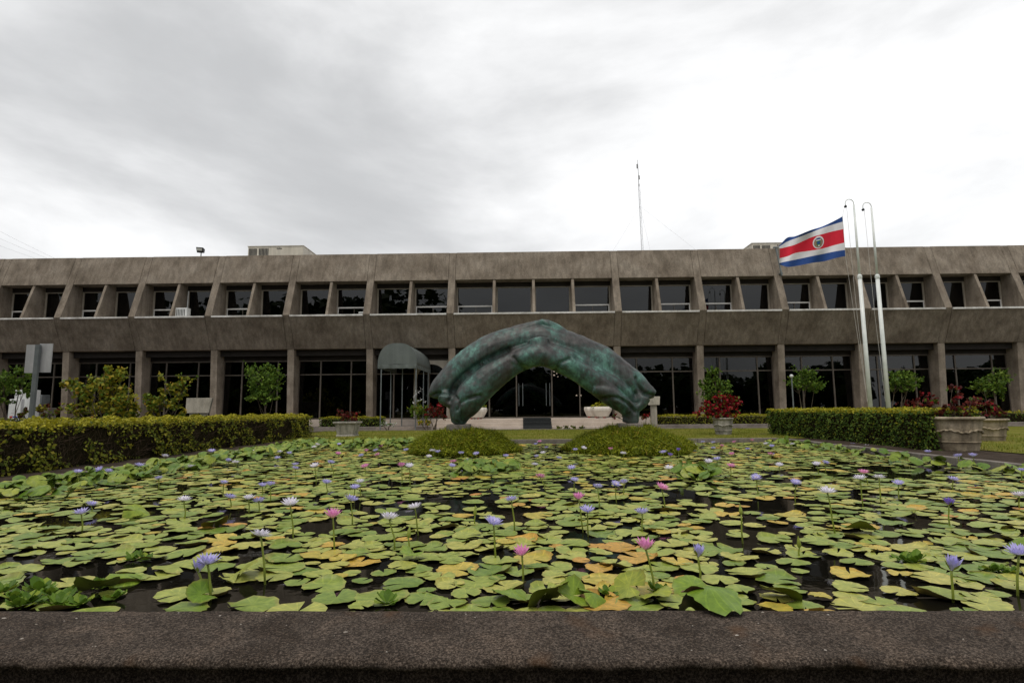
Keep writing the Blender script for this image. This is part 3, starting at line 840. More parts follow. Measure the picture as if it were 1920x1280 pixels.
# window air conditioners on the sill
def condenser(px, py, w, h, d, label, y):
    q = at_y(px, py, y)
    t = thing('wall_condenser', label, 'air conditioner', (q.x, y, Z_SILL))
    bevel(MB().box(q.x - w / 2, q.x + w / 2, y - d / 2, y + d / 2, Z_SILL, Z_SILL + h).build('casing', 'white_metal', t), 0.015)
    mm = MB()
    for i in range(6):
        xx = q.x - w / 2 + w * (0.12 + 0.13 * i)
        mm.box(xx, xx + w * 0.05, y - d / 2 - 0.01, y, Z_SILL + h * 0.15, Z_SILL + h * 0.85)
    mm.build('grille', 'black_metal', t)
condenser(343, 588, 0.62, 0.5, 0.34, 'white air conditioner box on the sill above the left shrubs', 29.35)
condenser(679, 588, 0.3, 0.24, 0.3, 'tiny white box in the corner of a sill above the canopy', 29.7)
q = at_y(353, 545, YW - 0.15)
tag(MB().tube([(q.x, YW - 0.16, Z_SILL), (q.x + 0.03, YW - 0.16, 7.45)], 0.035, 8).build('drain_pipe', 'white_metal'), 'thin white pipe rising behind the sill air conditioner', 'pipe')

# lamps burning inside the entrance
for px, py, Y, r in ((920, 743, 34, 0.04), (958, 708, 33.4, 0.03), (962, 704, 33, 0.045), (1039, 696, 32.5, 0.05), (1039, 703, 32.5, 0.05), (1044, 700, 33, 0.035), (1046, 706, 33, 0.03),
                     (1081, 741, 34, 0.045), (1089, 741, 34, 0.045)):
    q = at_y(px, py, Y)
    bm = bmesh.new(); bmesh.ops.create_icosphere(bm, subdivisions=2, radius=r)
    NLAMP = globals().get('NLAMP', -1) + 1
    t = thing('pendant_lamp', ordinal(NLAMP) + ' small lit lamp from the left inside the dark entrance hall', 'lamp', (q.x, q.y, q.z), 'entrance hall lamps')
    me = bpy.data.meshes.new('bulb'); bm.to_mesh(me); bm.free(); me.materials.append(MATS['lit_bulb'])
    o = bpy.data.objects.new('bulb', me); COL.objects.link(o); o.parent = t
    MB().tube([(q.x, q.y, q.z + r), (q.x, q.y, Z_SB + 0.1)], 0.005, 4).build('cord', 'black_metal', t)

# ------------------------------------------------------------------ barrel canopy over the side door
t = thing('canopy', 'green cloth barrel canopy on thin posts over the side door', 'canopy', (-5.75, 28.0, 0.0))
cl, cr = at_y(708, 696, 26.2).x, at_y(781, 696, 26.2).x
cx, hw, zb, zt, yf, yb = (cl + cr) / 2, (cr - cl) / 2, 2.84, 4.02, 26.2, 30.2
arch = []
for i in range(25):
    a = math.pi * i / 24
    arch.append((cx - hw * math.copysign(abs(math.cos(a)) ** 0.72, math.cos(a)), zb + 0.18 + (zt - zb - 0.18) * math.sin(a) ** 0.95))
mm = MB()
NY = 20
for j in range(NY + 1):
    y = yf + (yb - yf) * j / NY
    sag = 0.028 * math.sin(math.pi * ((j % 5) / 5.0))
    mm.v += [(x, y, z - (sag if 2 < i < 22 else 0)) for i, (x, z) in enumerate(arch)]
for j in range(NY):
    for i in range(24):
        a = j * 25 + i
        mm.f.append((a, a + 25, a + 26, a + 1)); mm.mi.append(0)
o = mm.build('vault', 'canopy_cloth', t, smooth=True)
md = o.modifiers.new('thick', 'SOLIDIFY'); md.thickness = 0.006
mm = MB(); cen = (cx, yf - 0.02, zb + 0.2)
ring = [(x, yf, z) for x, z in arch]
mm.add([cen] + ring, [(0, i + 1, i + 2) for i in range(24)]); mm.build('front_panel', 'canopy_cloth', t)
mm = MB()
def valance(pts):
    n = len(pts)
    top_, mid_, bot_ = [], [], []
    for k, (x, y) in enumerate(pts):
        wv = 0.012 * math.sin(k * 1.9)
        top_.append((x, y - 0.004, zb + 0.19)); mid_.append((x + wv, y - 0.012 + wv, zb + 0.1)); bot_.append((x, y - 0.008 + wv * 1.6, zb + 0.01 * math.sin(k * 2.3)))
    b0 = len(mm.v); mm.v += top_ + mid_ + bot_
    for r_ in range(2):
        for k in range(n - 1):
            mm.f.append((b0 + r_ * n + k, b0 + r_ * n + k + 1, b0 + (r_ + 1) * n + k + 1, b0 + (r_ + 1) * n + k)); mm.mi.append(0)
valance([(cl + (cr - cl) * k / 12, yf) for k in range(13)])
valance([(cr + 0.004, yf + (yb - yf) * k / 20) for k in range(21)])
valance([(cl - 0.004, yf + (yb - yf) * k / 20) for k in range(21)])
mm.build('valance', 'canopy_cloth', t)
for x, y in ((cl + 0.16, yf + 0.05), (cr - 0.03, yf + 0.05), (cl + 0.16, 28.2), (cr - 0.03, 28.2), (cl + 0.9, yf + 1.2), (cr - 0.03, 29.6)):
    MB().tube([(x, y, 0.02 if y < 26.6 else 0.15), (x, y, zb + 0.2)], 0.028, 8).build('post', 'grey_metal', t)

# ================================================================== SCULPTURE
YSC = 13.6
S = thing('arch_sculpture', 'large green patinated bronze arch sculpture of two bent limbs over the pond mounds', 'sculpture', (0.45, YSC, 0.3))
PXM = YSC / F * 1.01
def limb(mm, pts, seg=6, n=18):
    P = [at_y(x, y, YSC + d) for x, y, r, d in pts]; Rr = [r * PXM for x, y, r, d in pts]
    out, rad = [], []
    for i in range(len(P) - 1):
        a, b_, c, d = P[max(i - 1, 0)], P[i], P[i + 1], P[min(i + 2, len(P) - 1)]
        ra, rb, rc, rd = Rr[max(i - 1, 0)], Rr[i], Rr[i + 1], Rr[min(i + 2, len(P) - 1)]
        for s in range(seg):
            u = s / seg
            cr_ = lambda p0, p1, p2, p3: 0.5 * (2 * p1 + (p2 - p0) * u + (2 * p0 - 5 * p1 + 4 * p2 - p3) * u * u + (3 * p1 - p0 - 3 * p2 + p3) * u ** 3)
            out.append(cr_(a, b_, c, d)); rad.append(cr_(ra, rb, rc, rd))
    out.append(P[-1]); rad.append(Rr[-1])
    mm.tube(out, rad, n)
mm = MB()
# upper limb (behind), lower limb (in front), then muscle and fold forms
limb(mm, [(804, 739, 5, .05), (814, 735, 15, .08), (832, 724, 24, .12), (862, 699, 29, .16), (898, 672, 32, .18), (934, 652, 31, .18), (975, 640, 29, .15), (1014, 637, 28, .12),
          (1052, 646, 30, .15), (1088, 661, 31, .18), (1124, 680, 33, .18), (1158, 703, 31, .16), (1188, 721, 26, .12), (1210, 733, 17, .08), (1229, 739, 7, .05)])
limb(mm, [(861, 792, 13, -.05), (862, 782, 17, -.08), (868, 764, 25, -.12), (886, 738, 29, -.16), (912, 714, 28, -.18), (944, 690, 25, -.18), (978, 672, 23, -.16), (1015, 663, 23, -.15),
          (1050, 673, 24, -.16), (1084, 690, 25, -.18), (1116, 711, 26, -.18), (1146, 733, 26, -.16), (1170, 753, 23, -.12), (1182, 773, 16, -.08), (1182, 792, 15, -.05)])
limb(mm, [(968, 628, 18, .08), (992, 616, 13, .05), (1008, 607, 8, .04), (1016, 602, 4, .04), (1026, 607, 8, .04), (1044, 620, 12, .08), (1064, 636, 14, .12)])           # peak
limb(mm, [(960, 676, 15, -.3), (985, 671, 18, -.34), (1012, 667, 19, -.36), (1040, 674, 17, -.34), (1062, 684, 13, -.3)])     # belly folds
limb(mm, [(1010, 640, 20, -.2), (1012, 655, 17, -.28), (1013, 672, 12, -.34)])
limb(mm, [(825, 742, 12, -.1), (842, 748, 15, -.12), (858, 757, 14, -.14)])                                                    # web between left ends
limb(mm, [(1208, 742, 14, -.05), (1198, 754, 14, -.08), (1184, 764, 14, -.12)])                                                # web between right ends
limb(mm, [(858, 786, 9, -.22), (868, 758, 14, -.32), (884, 738, 10, -.36)])                                                    # thumb-like ridge, left foot
limb(mm, [(1112, 728, 10, -.36), (1142, 735, 13, -.4), (1164, 750, 13, -.36), (1174, 772, 9, -.26)])                           # ridge, right foot
tmp = bpy.data.objects.new('arch_body', mm.mesh('arch_body', 'bronze'))
COL.objects.link(tmp)
md = tmp.modifiers.new('rm', 'REMESH'); md.mode = 'VOXEL'; md.voxel_size = 0.024; md.use_smooth_shade = True
md = tmp.modifiers.new('sm', 'SMOOTH'); md.factor = 0.5; md.iterations = 3
dg = bpy.context.evaluated_depsgraph_get()
me = bpy.data.meshes.new_from_object(tmp.evaluated_get(dg))
bpy.data.objects.remove(tmp)
# incised folds and cast unevenness
creases = [([(845, 737), (852, 720), (868, 702), (905, 677), (952, 655)], .11, 9), ([(842, 752), (848, 738), (854, 722)], .10, 6), ([(806, 741), (825, 736), (846, 738), (858, 748)], .07, 5),
           ([(858, 768), (862, 755), (878, 748), (900, 742)], .07, 5), ([(865, 788), (866, 770), (862, 758)], .06, 5),
           ([(1082, 668), (1110, 682), (1140, 706), (1172, 734), (1196, 752)], .12, 9), ([(1195, 708), (1200, 725), (1212, 738), (1232, 742)], .07, 6),
           ([(1130, 748), (1155, 746), (1178, 756), (1192, 772)], .07, 5), ([(962, 670), (972, 684), (984, 692)], .07, 6), ([(1042, 692), (1050, 682), (1066, 672)], .07, 6), ([(1012, 660), (1014, 690)], .03, 7)]
segs = []
for pts, dep, wid in creases:
    for (xa_, ya_), (xb_, yb_) in zip(pts[:-1], pts[1:]):
        A, Bq = at_y(xa_, ya_, YSC - 0.35), at_y(xb_, yb_, YSC - 0.35)
        segs.append((np.array([A.x, A.z]), np.array([Bq.x, Bq.z]), dep, wid * PXM))
nv = len(me.vertices)
co = np.empty(nv * 3, dtype=np.float32); me.vertices.foreach_get('co', co); co = co.reshape(-1, 3)
no = np.empty(nv * 3, dtype=np.float32); me.vertices.foreach_get('normal', no); no = no.reshape(-1, 3)
disp = np.zeros(nv, dtype=np.float32)
for A, Bq, dep, wid in segs:
    ab = Bq - A
    tt = np.clip(((co[:, [0, 2]] - A) @ ab) / (ab @ ab), 0, 1)
    dd = np.linalg.norm(co[:, [0, 2]] - (A + tt[:, None] * ab), axis=1)
    disp = np.minimum(disp, np.where(no[:, 1] < 0.1, -dep * 0.85 * np.exp(-(dd / (wid * 0.62)) ** 2), 0))
for i in range(nv):
    x, y, z = co[i]
    disp[i] += 0.022 * mnoise.noise((x * 2.2, y * 2.2, z * 2.2)) + 0.008 * mnoise.noise((x * 8, y * 8, z * 8))
co = co + no * disp[:, None] - np.array(S.location, dtype=np.float32)
me.vertices.foreach_set('co', co.reshape(-1)); me.update()
me.polygons.foreach_set('use_smooth', [True] * len(me.polygons))
o = bpy.data.objects.new('arch_body', me); COL.objects.link(o); o.parent = S
for x, y in ((861, 795), (1180, 793)):
    q = at_y(x, y, YSC)
    bevel(MB().box(q.x - 0.27, q.x + 0.27, YSC - 0.27, YSC + 0.27, 0.1, q.z + 0.0).build('plinth', 'kerb_stone', S), 0.02)

def mound(px, half, ptop, label):
    q = at_y(px, ptop, YSC)
    R0 = half * PXM * 1.02
    t = thing('grass_mound', label, 'mound', (q.x, YSC, WZ), 'grass islands under the sculpture')
    H = q.z - WZ - 0.05
    prof = lambda r: H * max(0.0, 1 - r ** 2.1)
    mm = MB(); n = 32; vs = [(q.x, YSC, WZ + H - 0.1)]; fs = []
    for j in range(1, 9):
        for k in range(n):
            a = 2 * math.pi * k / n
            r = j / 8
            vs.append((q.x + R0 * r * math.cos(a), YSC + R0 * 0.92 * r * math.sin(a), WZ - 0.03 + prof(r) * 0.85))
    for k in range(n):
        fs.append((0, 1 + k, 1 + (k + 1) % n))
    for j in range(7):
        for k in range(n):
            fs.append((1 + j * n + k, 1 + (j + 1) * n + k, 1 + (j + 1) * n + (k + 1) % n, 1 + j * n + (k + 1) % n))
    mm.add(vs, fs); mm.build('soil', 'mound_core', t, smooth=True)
    N = 22000
    r = np.sqrt(rng.uniform(0, 1, N)); a = rng.uniform(0, 2 * math.pi, N)
    lump = 1 + 0.07 * np.sin(a * 3 + px) + 0.05 * np.sin(a * 7 + 1)
    x = q.x + R0 * r * np.cos(a) * lump; y = YSC + R0 * 0.92 * r * np.sin(a) * lump
    z = WZ + 0.0 + np.maximum(0, H * 0.88 * (1 - r ** 2.1)) + 0.05 * np.sin(x * 7) * np.cos(y * 6) - 0.02
    P = np.stack([x, y, np.maximum(z, WZ)], 1)
    ow = np.stack([np.cos(a) * r * 0.75, np.sin(a) * r * 0.75, np.zeros(N)], 1)
    h_ = N // 2
    P2 = P[h_:] + np.stack([ow[h_:, 0] * 0.1, ow[h_:, 1] * 0.1, rng.uniform(0.03, 0.12, N - h_)], 1)
    nr_ = np.stack([np.cos(a) * r * 0.5, np.sin(a) * r * 0.5, np.full(N, 0.9)], 1)[h_:]
    V_ = np.concatenate([blade_quads(P[:h_], 0.19, 0.6, 0.009, ow[:h_]), leaf_quads(P2, 0.13, nr_, 0.2, 0.8, 0.075)])
    quads_obj('grass', V_, 'grass_mound', t)['kind'] = 'stuff'
    return t
mound(867, 96, 800, 'grassy island mound under the sculpture foot nearer the canopy')
mound(1181, 110, 797, 'wider grassy island mound under the sculpture foot nearer the flagpoles')

# ================================================================== FLAGPOLES AND FLAG
YF = 22.0
def flagpole(px, ptop, label, rope_to):
    X = at_y(px, 763, YF).x
    zt = at_y(px - 32, ptop, YF).z
    t = thing('flagpole', label, 'flagpole', (X, YF, 0.0), 'two white flagpoles')
    zc = at_y(px - 10, 520, YF).z
    MB().tube([(X, YF, 0), (X, YF, zc)], [0.080, 0.070], 16).build('lower_pole', 'pole_paint', t, smooth=True)
    MB().tube([(X, YF, zc), (X, YF, zt - 0.25)], [0.046, 0.034], 14).build('upper_pole', 'pole_paint', t, smooth=True)
    MB().tube([(X, YF, zc - 0.03), (X, YF, zc + 0.07), (X, YF, zc + 0.12)], [0.086, 0.086, 0.05], 16).build('collar', 'pole_paint', t)
    MB().tube([(X, YF, 0), (X, YF, 0.03), (X, YF, 0.1)], [0.26, 0.26, 0.11], 18).build('base', 'grey_metal', t)
    R1 = 0.165
    pts = [(X, YF, zt - 0.3)] + [(X - R1 + R1 * math.cos(a), YF, zt - 0.2 + R1 * math.sin(a)) for a in [math.pi * i / 12 for i in range(13)]] + [(X - 2 * R1, YF, zt - 0.3)]
    MB().tube(pts, 0.016, 8).build('gooseneck', 'pole_paint', t, smooth=True)
    MB().tube([(X - 2 * R1, YF - 0.025, zt - 0.33), (X - 2 * R1, YF + 0.025, zt - 0.33)], 0.05, 12).build('pulley', 'black_metal', t)
    MB().tube([(X - 2 * R1 + 0.045, YF, zt - 0.34), (X - 0.22, YF, 4.5), (X - 0.13, YF - 0.05, 1.1)], 0.006, 5).build('halyard', 'rope', t)
    if rope_to:
        MB().tube([(X - 2 * R1 - 0.045, YF, zt - 0.34), rope_to[0], rope_to[1], (X - 0.12, YF - 0.05, 1.1)], 0.006, 5).build('halyard', 'rope', t)
    return X
XS = [1140, 1000, 820, 650, 420, 290, 172]
ROWS = [[365, 440, 520, 572, 662, 686, 805], [443, 484, 541, 607, 694, 746, 822], [555, 585, 632, 682, 785, 822, 850], [760, 795, 847, 878, 912, 965, 992],
        [868, 890, 928, 962, 1012, 1038, 1066], [960, 990, 1040, 1063, 1108, 1122, 1088]]
def flag_pt(u, v):
    """u 0..6 from hoist to fly, v 0..5 along the stripe borders from the top"""
    def ip(arr, u):
        i = min(int(u), 5); f = u - i
        a, b_, c, d = arr[max(i - 1, 0)], arr[i], arr[i + 1], arr[min(i + 2, 6)]
        return 0.5 * (2 * b_ + (c - a) * f + (2 * a - 5 * b_ + 4 * c - d) * f * f + (3 * b_ - a - 3 * c + d) * f ** 3)
    x = ip(XS, u) + (v - 2.5) * 9 * (1 - u / 6) - (5 * math.sin(v * 2.0) if u > 5 else 0)
    j = min(int(v), 4); g_ = v - j
    y = ip(ROWS[j], u) * (1 - g_) + ip(ROWS[j + 1], u) * g_
    dep = 0.10 * math.sin(u * 1.75 + v * 0.35) * min(1, u) + 0.05 * math.sin(u * 3.1 - v * 0.9) * min(1, u * 0.7) - 0.07 * u * 0.3
    return at_y(1440 + x / 8.0, 360 + y / 8.0, YF + dep)
hoist_t, hoist_b = flag_pt(0, 0), flag_pt(0, 5)
Xp = flagpole(1632, 372, 'white flagpole flying the striped flag at half mast', (hoist_t, hoist_b))
flagpole(1666, 378, 'bare white flagpole beside the one carrying the flag', None)
fl_ = thing('flag', 'blue white and red striped flag with a round emblem blowing from its pole', 'flag', tuple(hoist_b))
NU = 60
for j, matn in enumerate(['flag_blue', 'flag_white', 'flag_red', 'flag_white', 'flag_blue']):
    mm = MB(); nvv = 10 if j == 2 else 6
    vs = [flag_pt(6 * a / NU, j + b_ / nvv) for b_ in range(nvv + 1) for a in range(NU + 1)]
    fs = [(b_ * (NU + 1) + a, (b_ + 1) * (NU + 1) + a, (b_ + 1) * (NU + 1) + a + 1, b_ * (NU + 1) + a + 1) for b_ in range(nvv) for a in range(NU)]
    mm.add(vs, fs)
    o = mm.build('stripe', matn, fl_, smooth=True)
    o['label'] = ['upper blue stripe', 'upper white stripe', 'broad red middle stripe', 'lower white stripe', 'lower blue stripe'][j]
def emblem(name, mat, du, dv, ru, rv, lift, par, sh=None, n=28):
    """disc laid on the cloth at flag coordinates; sh: list of (a, b) outline instead of an ellipse"""
    u0, v0 = 2.40 + du, 2.50 + dv
    outl = sh or [(math.cos(2 * math.pi * k / n), math.sin(2 * math.pi * k / n)) for k in range(n)]
    rings = []
    for rr in (1.0, 0.66, 0.33):
        rings.append([flag_pt(u0 + a * ru * rr, v0 + b_ * rv * rr) + Vector((0, -lift, 0)) for a, b_ in outl])
    c_ = flag_pt(u0, v0) + Vector((0, -lift, 0))
    m_ = len(outl); mm = MB(); vs = [p for r_ in rings for p in r_] + [c_]
    fs = [(r_ * m_ + k, r_ * m_ + (k + 1) % m_, (r_ + 1) * m_ + (k + 1) % m_, (r_ + 1) * m_ + k) for r_ in range(2) for k in range(m_)]
    fs += [(2 * m_ + k, 2 * m_ + (k + 1) % m_, 3 * m_) for k in range(m_)]
    mm.add(vs, fs)
    return mm.build(name, mat, par, smooth=True)
em_ = emblem('emblem', 'flag_white', 0, 0, 0.50, 0.44, 0.006, fl_)
emblem('emblem_ground', 'emblem_brown', 0, 0.02, 0.41, 0.355, 0.010, em_)
emblem('emblem_scroll', 'flag_blue', 0.0, -0.24, 0.22, 0.055, 0.014, em_)
emblem('emblem_scroll', 'flag_white', 0.0, -0.16, 0.26, 0.035, 0.014, em_)
emblem('emblem_shield', 'emblem_green', 0, 0.08, 0.20, 0.21, 0.014, em_, [(-1, -0.8), (-0.5, -1), (0.5, -1), (1, -0.8), (0.9, 0.3), (0.5, 0.8), (0, 1), (-0.5, 0.8), (-0.9, 0.3)])
emblem('emblem_sea', 'flag_blue', 0, 0.03, 0.15, 0.09, 0.018, em_)
emblem('emblem_ship', 'flag_white', -0.03, 0.24, 0.07, 0.05, 0.018, em_)
# short flag bracket pole on the facade behind the flag
a, b_ = at_y(1455, 465, 29.3), at_y(1466, 517, 29.3)
t = thing('bracket_pole', 'short grey pole fixed to the roof fascia behind the flag', 'pole', (b_.x, 29.35, b_.z))
MB().tube([(a.x, 29.3, a.z), (b_.x, 29.3, b_.z)], 0.045, 10).build('shaft', 'grey_metal', t)
MB().box(a.x - 0.14, a.x + 0.14, 29.24, 29.36, a.z, a.z + 0.06).build('cap', 'grey_metal', t)
MB().box(b_.x - 0.06, b_.x + 0.06, 29.3, 29.55, b_.z + 0.1, b_.z + 0.18).build('bracket', 'grey_metal', t)

# ================================================================== HEDGES
def hedge(x0, x1, y0, y1, z0, z1, label, dens=230, size=0.055, side='leaf_green', bare=0.0, name='clipped_hedge', top='leaf_gold', lump=0.04):
    t = thing(name, label, 'hedge', ((x0 + x1) / 2, (y0 + y1) / 2, z0), None)
    i_ = 0.09
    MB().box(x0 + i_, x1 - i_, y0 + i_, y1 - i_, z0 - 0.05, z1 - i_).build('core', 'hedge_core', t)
    W, D, H = x1 - x0, y1 - y0, z1 - z0
    faces = [('top', W * D), ('x0', D * H), ('x1', D * H), ('y0', W * H), ('y1', W * H)]
    V, MI = [], []
    for fc, area in faces:
        n = int(area * dens * (1.25 if fc == 'top' else 1.0))
        if n < 4: continue
        a, b_ = rng.uniform(0, 1, n), rng.uniform(0, 1, n)
        dep = np.abs(rng.normal(0, 0.05, n)) - 0.02
        if fc == 'top':
            P = np.stack([x0 + W * a, y0 + D * b_, z1 - dep], 1); nr = np.array([0, 0, 1.0])
        elif fc[0] == 'x':
            s = -1 if fc == 'x0' else 1
            P = np.stack([np.full(n, x0 if s < 0 else x1) - s * dep, y0 + D * a, z0 + H * b_], 1); nr = np.array([s, 0, 0.0])
        else:
            s = -1 if fc == 'y0' else 1
            P = np.stack([x0 + W * a, np.full(n, y0 if s < 0 else y1) - s * dep, z0 + H * b_], 1); nr = np.array([0, s, 0.0])
        wave = lump * (np.sin(P[:, 0] * 5.1 + P[:, 2] * 6) + np.sin(P[:, 1] * 4.3 + P[:, 2] * 5 + 1.3) + np.sin((P[:, 0] + P[:, 1]) * 11 + P[:, 2] * 9))* 0.5
        P = P + nr * wave[:, None]
        keep = np.ones(n, bool)
        if bare and fc != 'top':
            nz = np.array([mnoise.noise((p[0] * 1.7, p[1] * 1.7, p[2] * 2.6)) + 0.5 * mnoise.noise((p[0] * 5, p[1] * 5, p[2] * 5)) for p in P])
            hfr = (P[:, 2] - z0) / H
            keep = nz > (-0.45 + bare * (1.0 - 0.5 * np.abs(hfr - 0.55) * 2) - np.where(hfr > 0.88, 0.6, 0))
        P = P[keep]
        hfr = (P[:, 2] - z0) / H
        gold = rng.uniform(0, 1, len(P)) < (0.75 if fc == 'top' else 0.03) + np.clip((hfr - 0.9) * 6, 0, 0.5)
        V.append(leaf_quads(P, size, nr, 0.25, 0.75)); MI.append(np.where(gold, 1, 0))
    quads_obj('foliage', np.concatenate(V), [side, top], t, np.concatenate(MI))
    if bare:
        n = int(D * H * 170)
        y, z = rng.uniform(y0, y1, n), rng.uniform(z0, z1 - 0.06, n)
        P = np.stack([np.full(n, x1 - 0.07), y, z], 1)
        d = rng.normal(size=(n, 3)) * [0.3, 0.6, 1.0]; d[:, 2] = np.abs(d[:, 2])
        d = unit(d) * rng.uniform(0.06, 0.22, n)[:, None]
        w = unit(np.cross(d, [1, 0.1, 0.2])) * 0.0035
        V = np.stack([P - w, P + w, P + d + w * .5 + [0.07, 0, 0], P + d - w * .5 + [0.07, 0, 0]], 1)
        quads_obj('twigs', V, 'twig', t)
    return t
hedge(-8.55, -7.42, 4.5, 20.0, 0.0, 0.75, 'long clipped hedge with bare brown twigs beside the pond, canopy side', dens=620, size=0.062, side='leaf_olive', bare=0.42, lump=0.06)
hedge(8.2, 9.25, 11.9, 19.6, 0.0, 0.83, 'long clipped green hedge beside the pond, behind the big urn', dens=800, size=0.055)
hedge(9.15, 10.4, 5.0, 10.35, 0.0, 0.83, 'clipped hedge end cut by the photo edge beside the big urn', dens=620, size=0.055, side='leaf_olive')
hedge(-9.7, -6.75, 26.95, 27.9, 0.1, 0.60, 'low clipped hedge beside the canopy path', dens=500, size=0.06)
hedge(6.1, 13.0, 26.95, 27.9, 0.1, 0.58, 'low clipped hedge behind the red flowering urn', dens=420, size=0.06, side='leaf_olive')
hedge(-30, -9.9, 22.6, 23.6, 0.0, 0.70, 'low dark hedge far behind the yellow shrubs', dens=180, size=0.075, side='leaf_dark', top='leaf_olive')
hedge(13.2, 32, 26.95, 27.9, 0.1, 0.62, 'low clipped hedge along the building behind the flagpoles', dens=120, size=0.075)

# ================================================================== TREES, SHRUBS, POT PLANTS
def plant(name, label, cat, base, blobs, nleaf, size, mats, probs, stems=3, spread=0.12, trunk_r=0.03, gap=0.25, up=0.35, group=None, z0=0.0, width=0.34):
    """base: ground point; blobs: list of (dx, dy, z, rx, ry, rz) crown clumps relative to base"""
    t = thing(name, label, cat, (base[0], base[1], z0), group)
    mm = MB()
    bl = sorted(blobs, key=lambda q: -q[3])
    for k, q in enumerate(bl[:max(stems * 2, 5)]):
        a = Vector((base[0] + random.uniform(-1, 1) * spread * 0.4, base[1] + random.uniform(-1, 1) * spread * 0.4, z0 - 0.02))
        c = Vector((base[0] + q[0], base[1] + q[1], q[2] - q[5] * 0.1))
        mid = a.lerp(c, 0.5) + Vector((random.uniform(-1, 1) * spread, random.uniform(-1, 1) * spread, 0.05))
        r = trunk_r * (1 if k < stems else 0.6)
        mm.tube([a, a.lerp(mid, 0.5) + Vector((random.uniform(-.03, .03), 0, 0)), mid, mid.lerp(c, 0.6), c], [r, r * 0.85, r * 0.65, r * 0.45, r * 0.2], 7)
        for s in range(4):
            d = Vector((random.uniform(-1, 1) * q[3], random.uniform(-1, 1) * q[4], random.uniform(-0.4, 1) * q[5])) * 0.85
            mm.tube([mid.lerp(c, 0.6), mid.lerp(c, 0.6).lerp(c + d, 0.55) + Vector((0, 0, 0.03)), c + d], [r * 0.35, r * 0.25, r * 0.1], 5)
    mm.build('trunk', 'bark', t, smooth=True)
    vol = sum((q[3] * q[4] * q[5]) ** (2 / 3) for q in blobs)
    V, MI = [], []
    for q in blobs:
        n = int(nleaf * (q[3] * q[4] * q[5]) ** (2 / 3) / vol)
        P, d = ellipsoid_pts(n, (base[0] + q[0], base[1] + q[1], q[2]), (q[3], q[4], q[5]), gap)
        # sprays: pull leaves towards sub-clump centres so that gaps open
        nc_ = max(5, n // 18)
        C_, _ = ellipsoid_pts(nc_, (base[0] + q[0], base[1] + q[1], q[2]), (q[3] * 1.2, q[4] * 1.2, q[5] * 1.2), 0.35)
        idx = rng.integers(0, nc_, n)
        P = C_[idx] + (P - C_[idx]) * 0.12 + rng.normal(size=(n, 3)) * 0.27 * min(q[3], q[5]) * np.array([0.55, 0.55, 0.55])
        V.append(leaf_quads(P, size, d * 0.6, up, 0.8, width)); MI.append(rng.choice(len(mats), n, p=probs))
    big = max(q[3] for q in blobs)
    for _ in range(int(6 + nleaf / 110)):
        q = random.choice(blobs)
        c = np.array([base[0] + q[0], base[1] + q[1], q[2]]); d = np.array([random.uniform(-1, 1), random.uniform(-1, 1) * 0.8, random.uniform(-0.25, 1.1)]); d /= np.linalg.norm(d)
        f = np.linspace(0.7, random.uniform(1.2, 1.9), 9)[:, None]
        P = c + d * f * np.array([q[3], q[4], q[5]]) + rng.normal(size=(9, 3)) * size * 0.25
        V.append(leaf_quads(P, size * 0.9, None, up, 0.8, width)); MI.append(rng.choice(len(mats), 9, p=probs))
    quads_obj('crown', np.concatenate(V), mats, t, np.concatenate(MI))
    return t
def px_blobs(Y, base_px, lst):
    """crown clumps given by photograph pixels (x, y, rx, ry) at depth Y"""
    s = Y / F
    bx = at_y(base_px[0], base_px[1], Y)
    out_ = []
    for x, y, rx, ry in lst:
        q = at_y(x, y, Y)
        out_.append((q.x - bx.x, random.uniform(-0.15, 0.15), q.z, rx * s, max(0.15, rx * s * 0.9), ry * s))
    return (bx.x, Y), out_
def ptree(Y, base_px, lst, *a, **k):
    b0, bl = px_blobs(Y, base_px, lst)
    return plant(a[0], a[1], a[2], b0, bl, *a[3:], **k)
ptree(20.0, (195, 790), [(178, 735, 32, 26), (215, 720, 30, 30), (240, 750, 24, 28), (195, 765, 34, 20), (150, 718, 22, 16), (207, 695, 14, 16), (232, 775, 26, 16), (150, 765, 16, 12), (128, 722, 10, 6)],
      'garden_shrub', 'wide yellow-green leafy shrub behind the hedge near the two-panel sign', 'shrub', 1900, 0.145, ['leaf_yellow', 'leaf_tree', 'leaf_olive'], [0.5, 0.22, 0.28], stems=5, spread=0.4)
ptree(20.0, (310, 790), [(310, 722, 12, 24), (300, 755, 22, 22), (335, 735, 22, 18), (330, 768, 20, 14), (285, 765, 16, 18), (345, 715, 15, 12)],
      'garden_shrub', 'narrow sprawling yellow-green shrub beside the stone plaque', 'shrub', 1000, 0.135, ['leaf_yellow', 'leaf_tree', 'leaf_olive'], [0.45, 0.3, 0.25], stems=5, spread=0.3)
ptree(24.5, (500, 800), [(492, 708, 26, 22), (510, 725, 20, 24), (478, 735, 18, 18), (500, 745, 22, 14), (516, 700, 12, 12), (476, 698, 14, 12)],
      'garden_tree', 'small round green tree with thin forked stems beyond the long hedge', 'tree', 1900, 0.125, ['leaf_tree', 'leaf_green'], [0.75, 0.25], stems=3, spread=0.18, gap=0.3)
ptree(21.5, (20, 800), [(10, 718, 26, 20), (35, 708, 18, 18), (0, 745, 24, 16), (42, 735, 12, 10), (-25, 725, 24, 22)],
      'garden_tree', 'green bushy tree cut by the photo edge beside the two-panel sign', 'tree', 1700, 0.13, ['leaf_tree', 'leaf_green'], [0.6, 0.4], stems=4, spread=0.3)
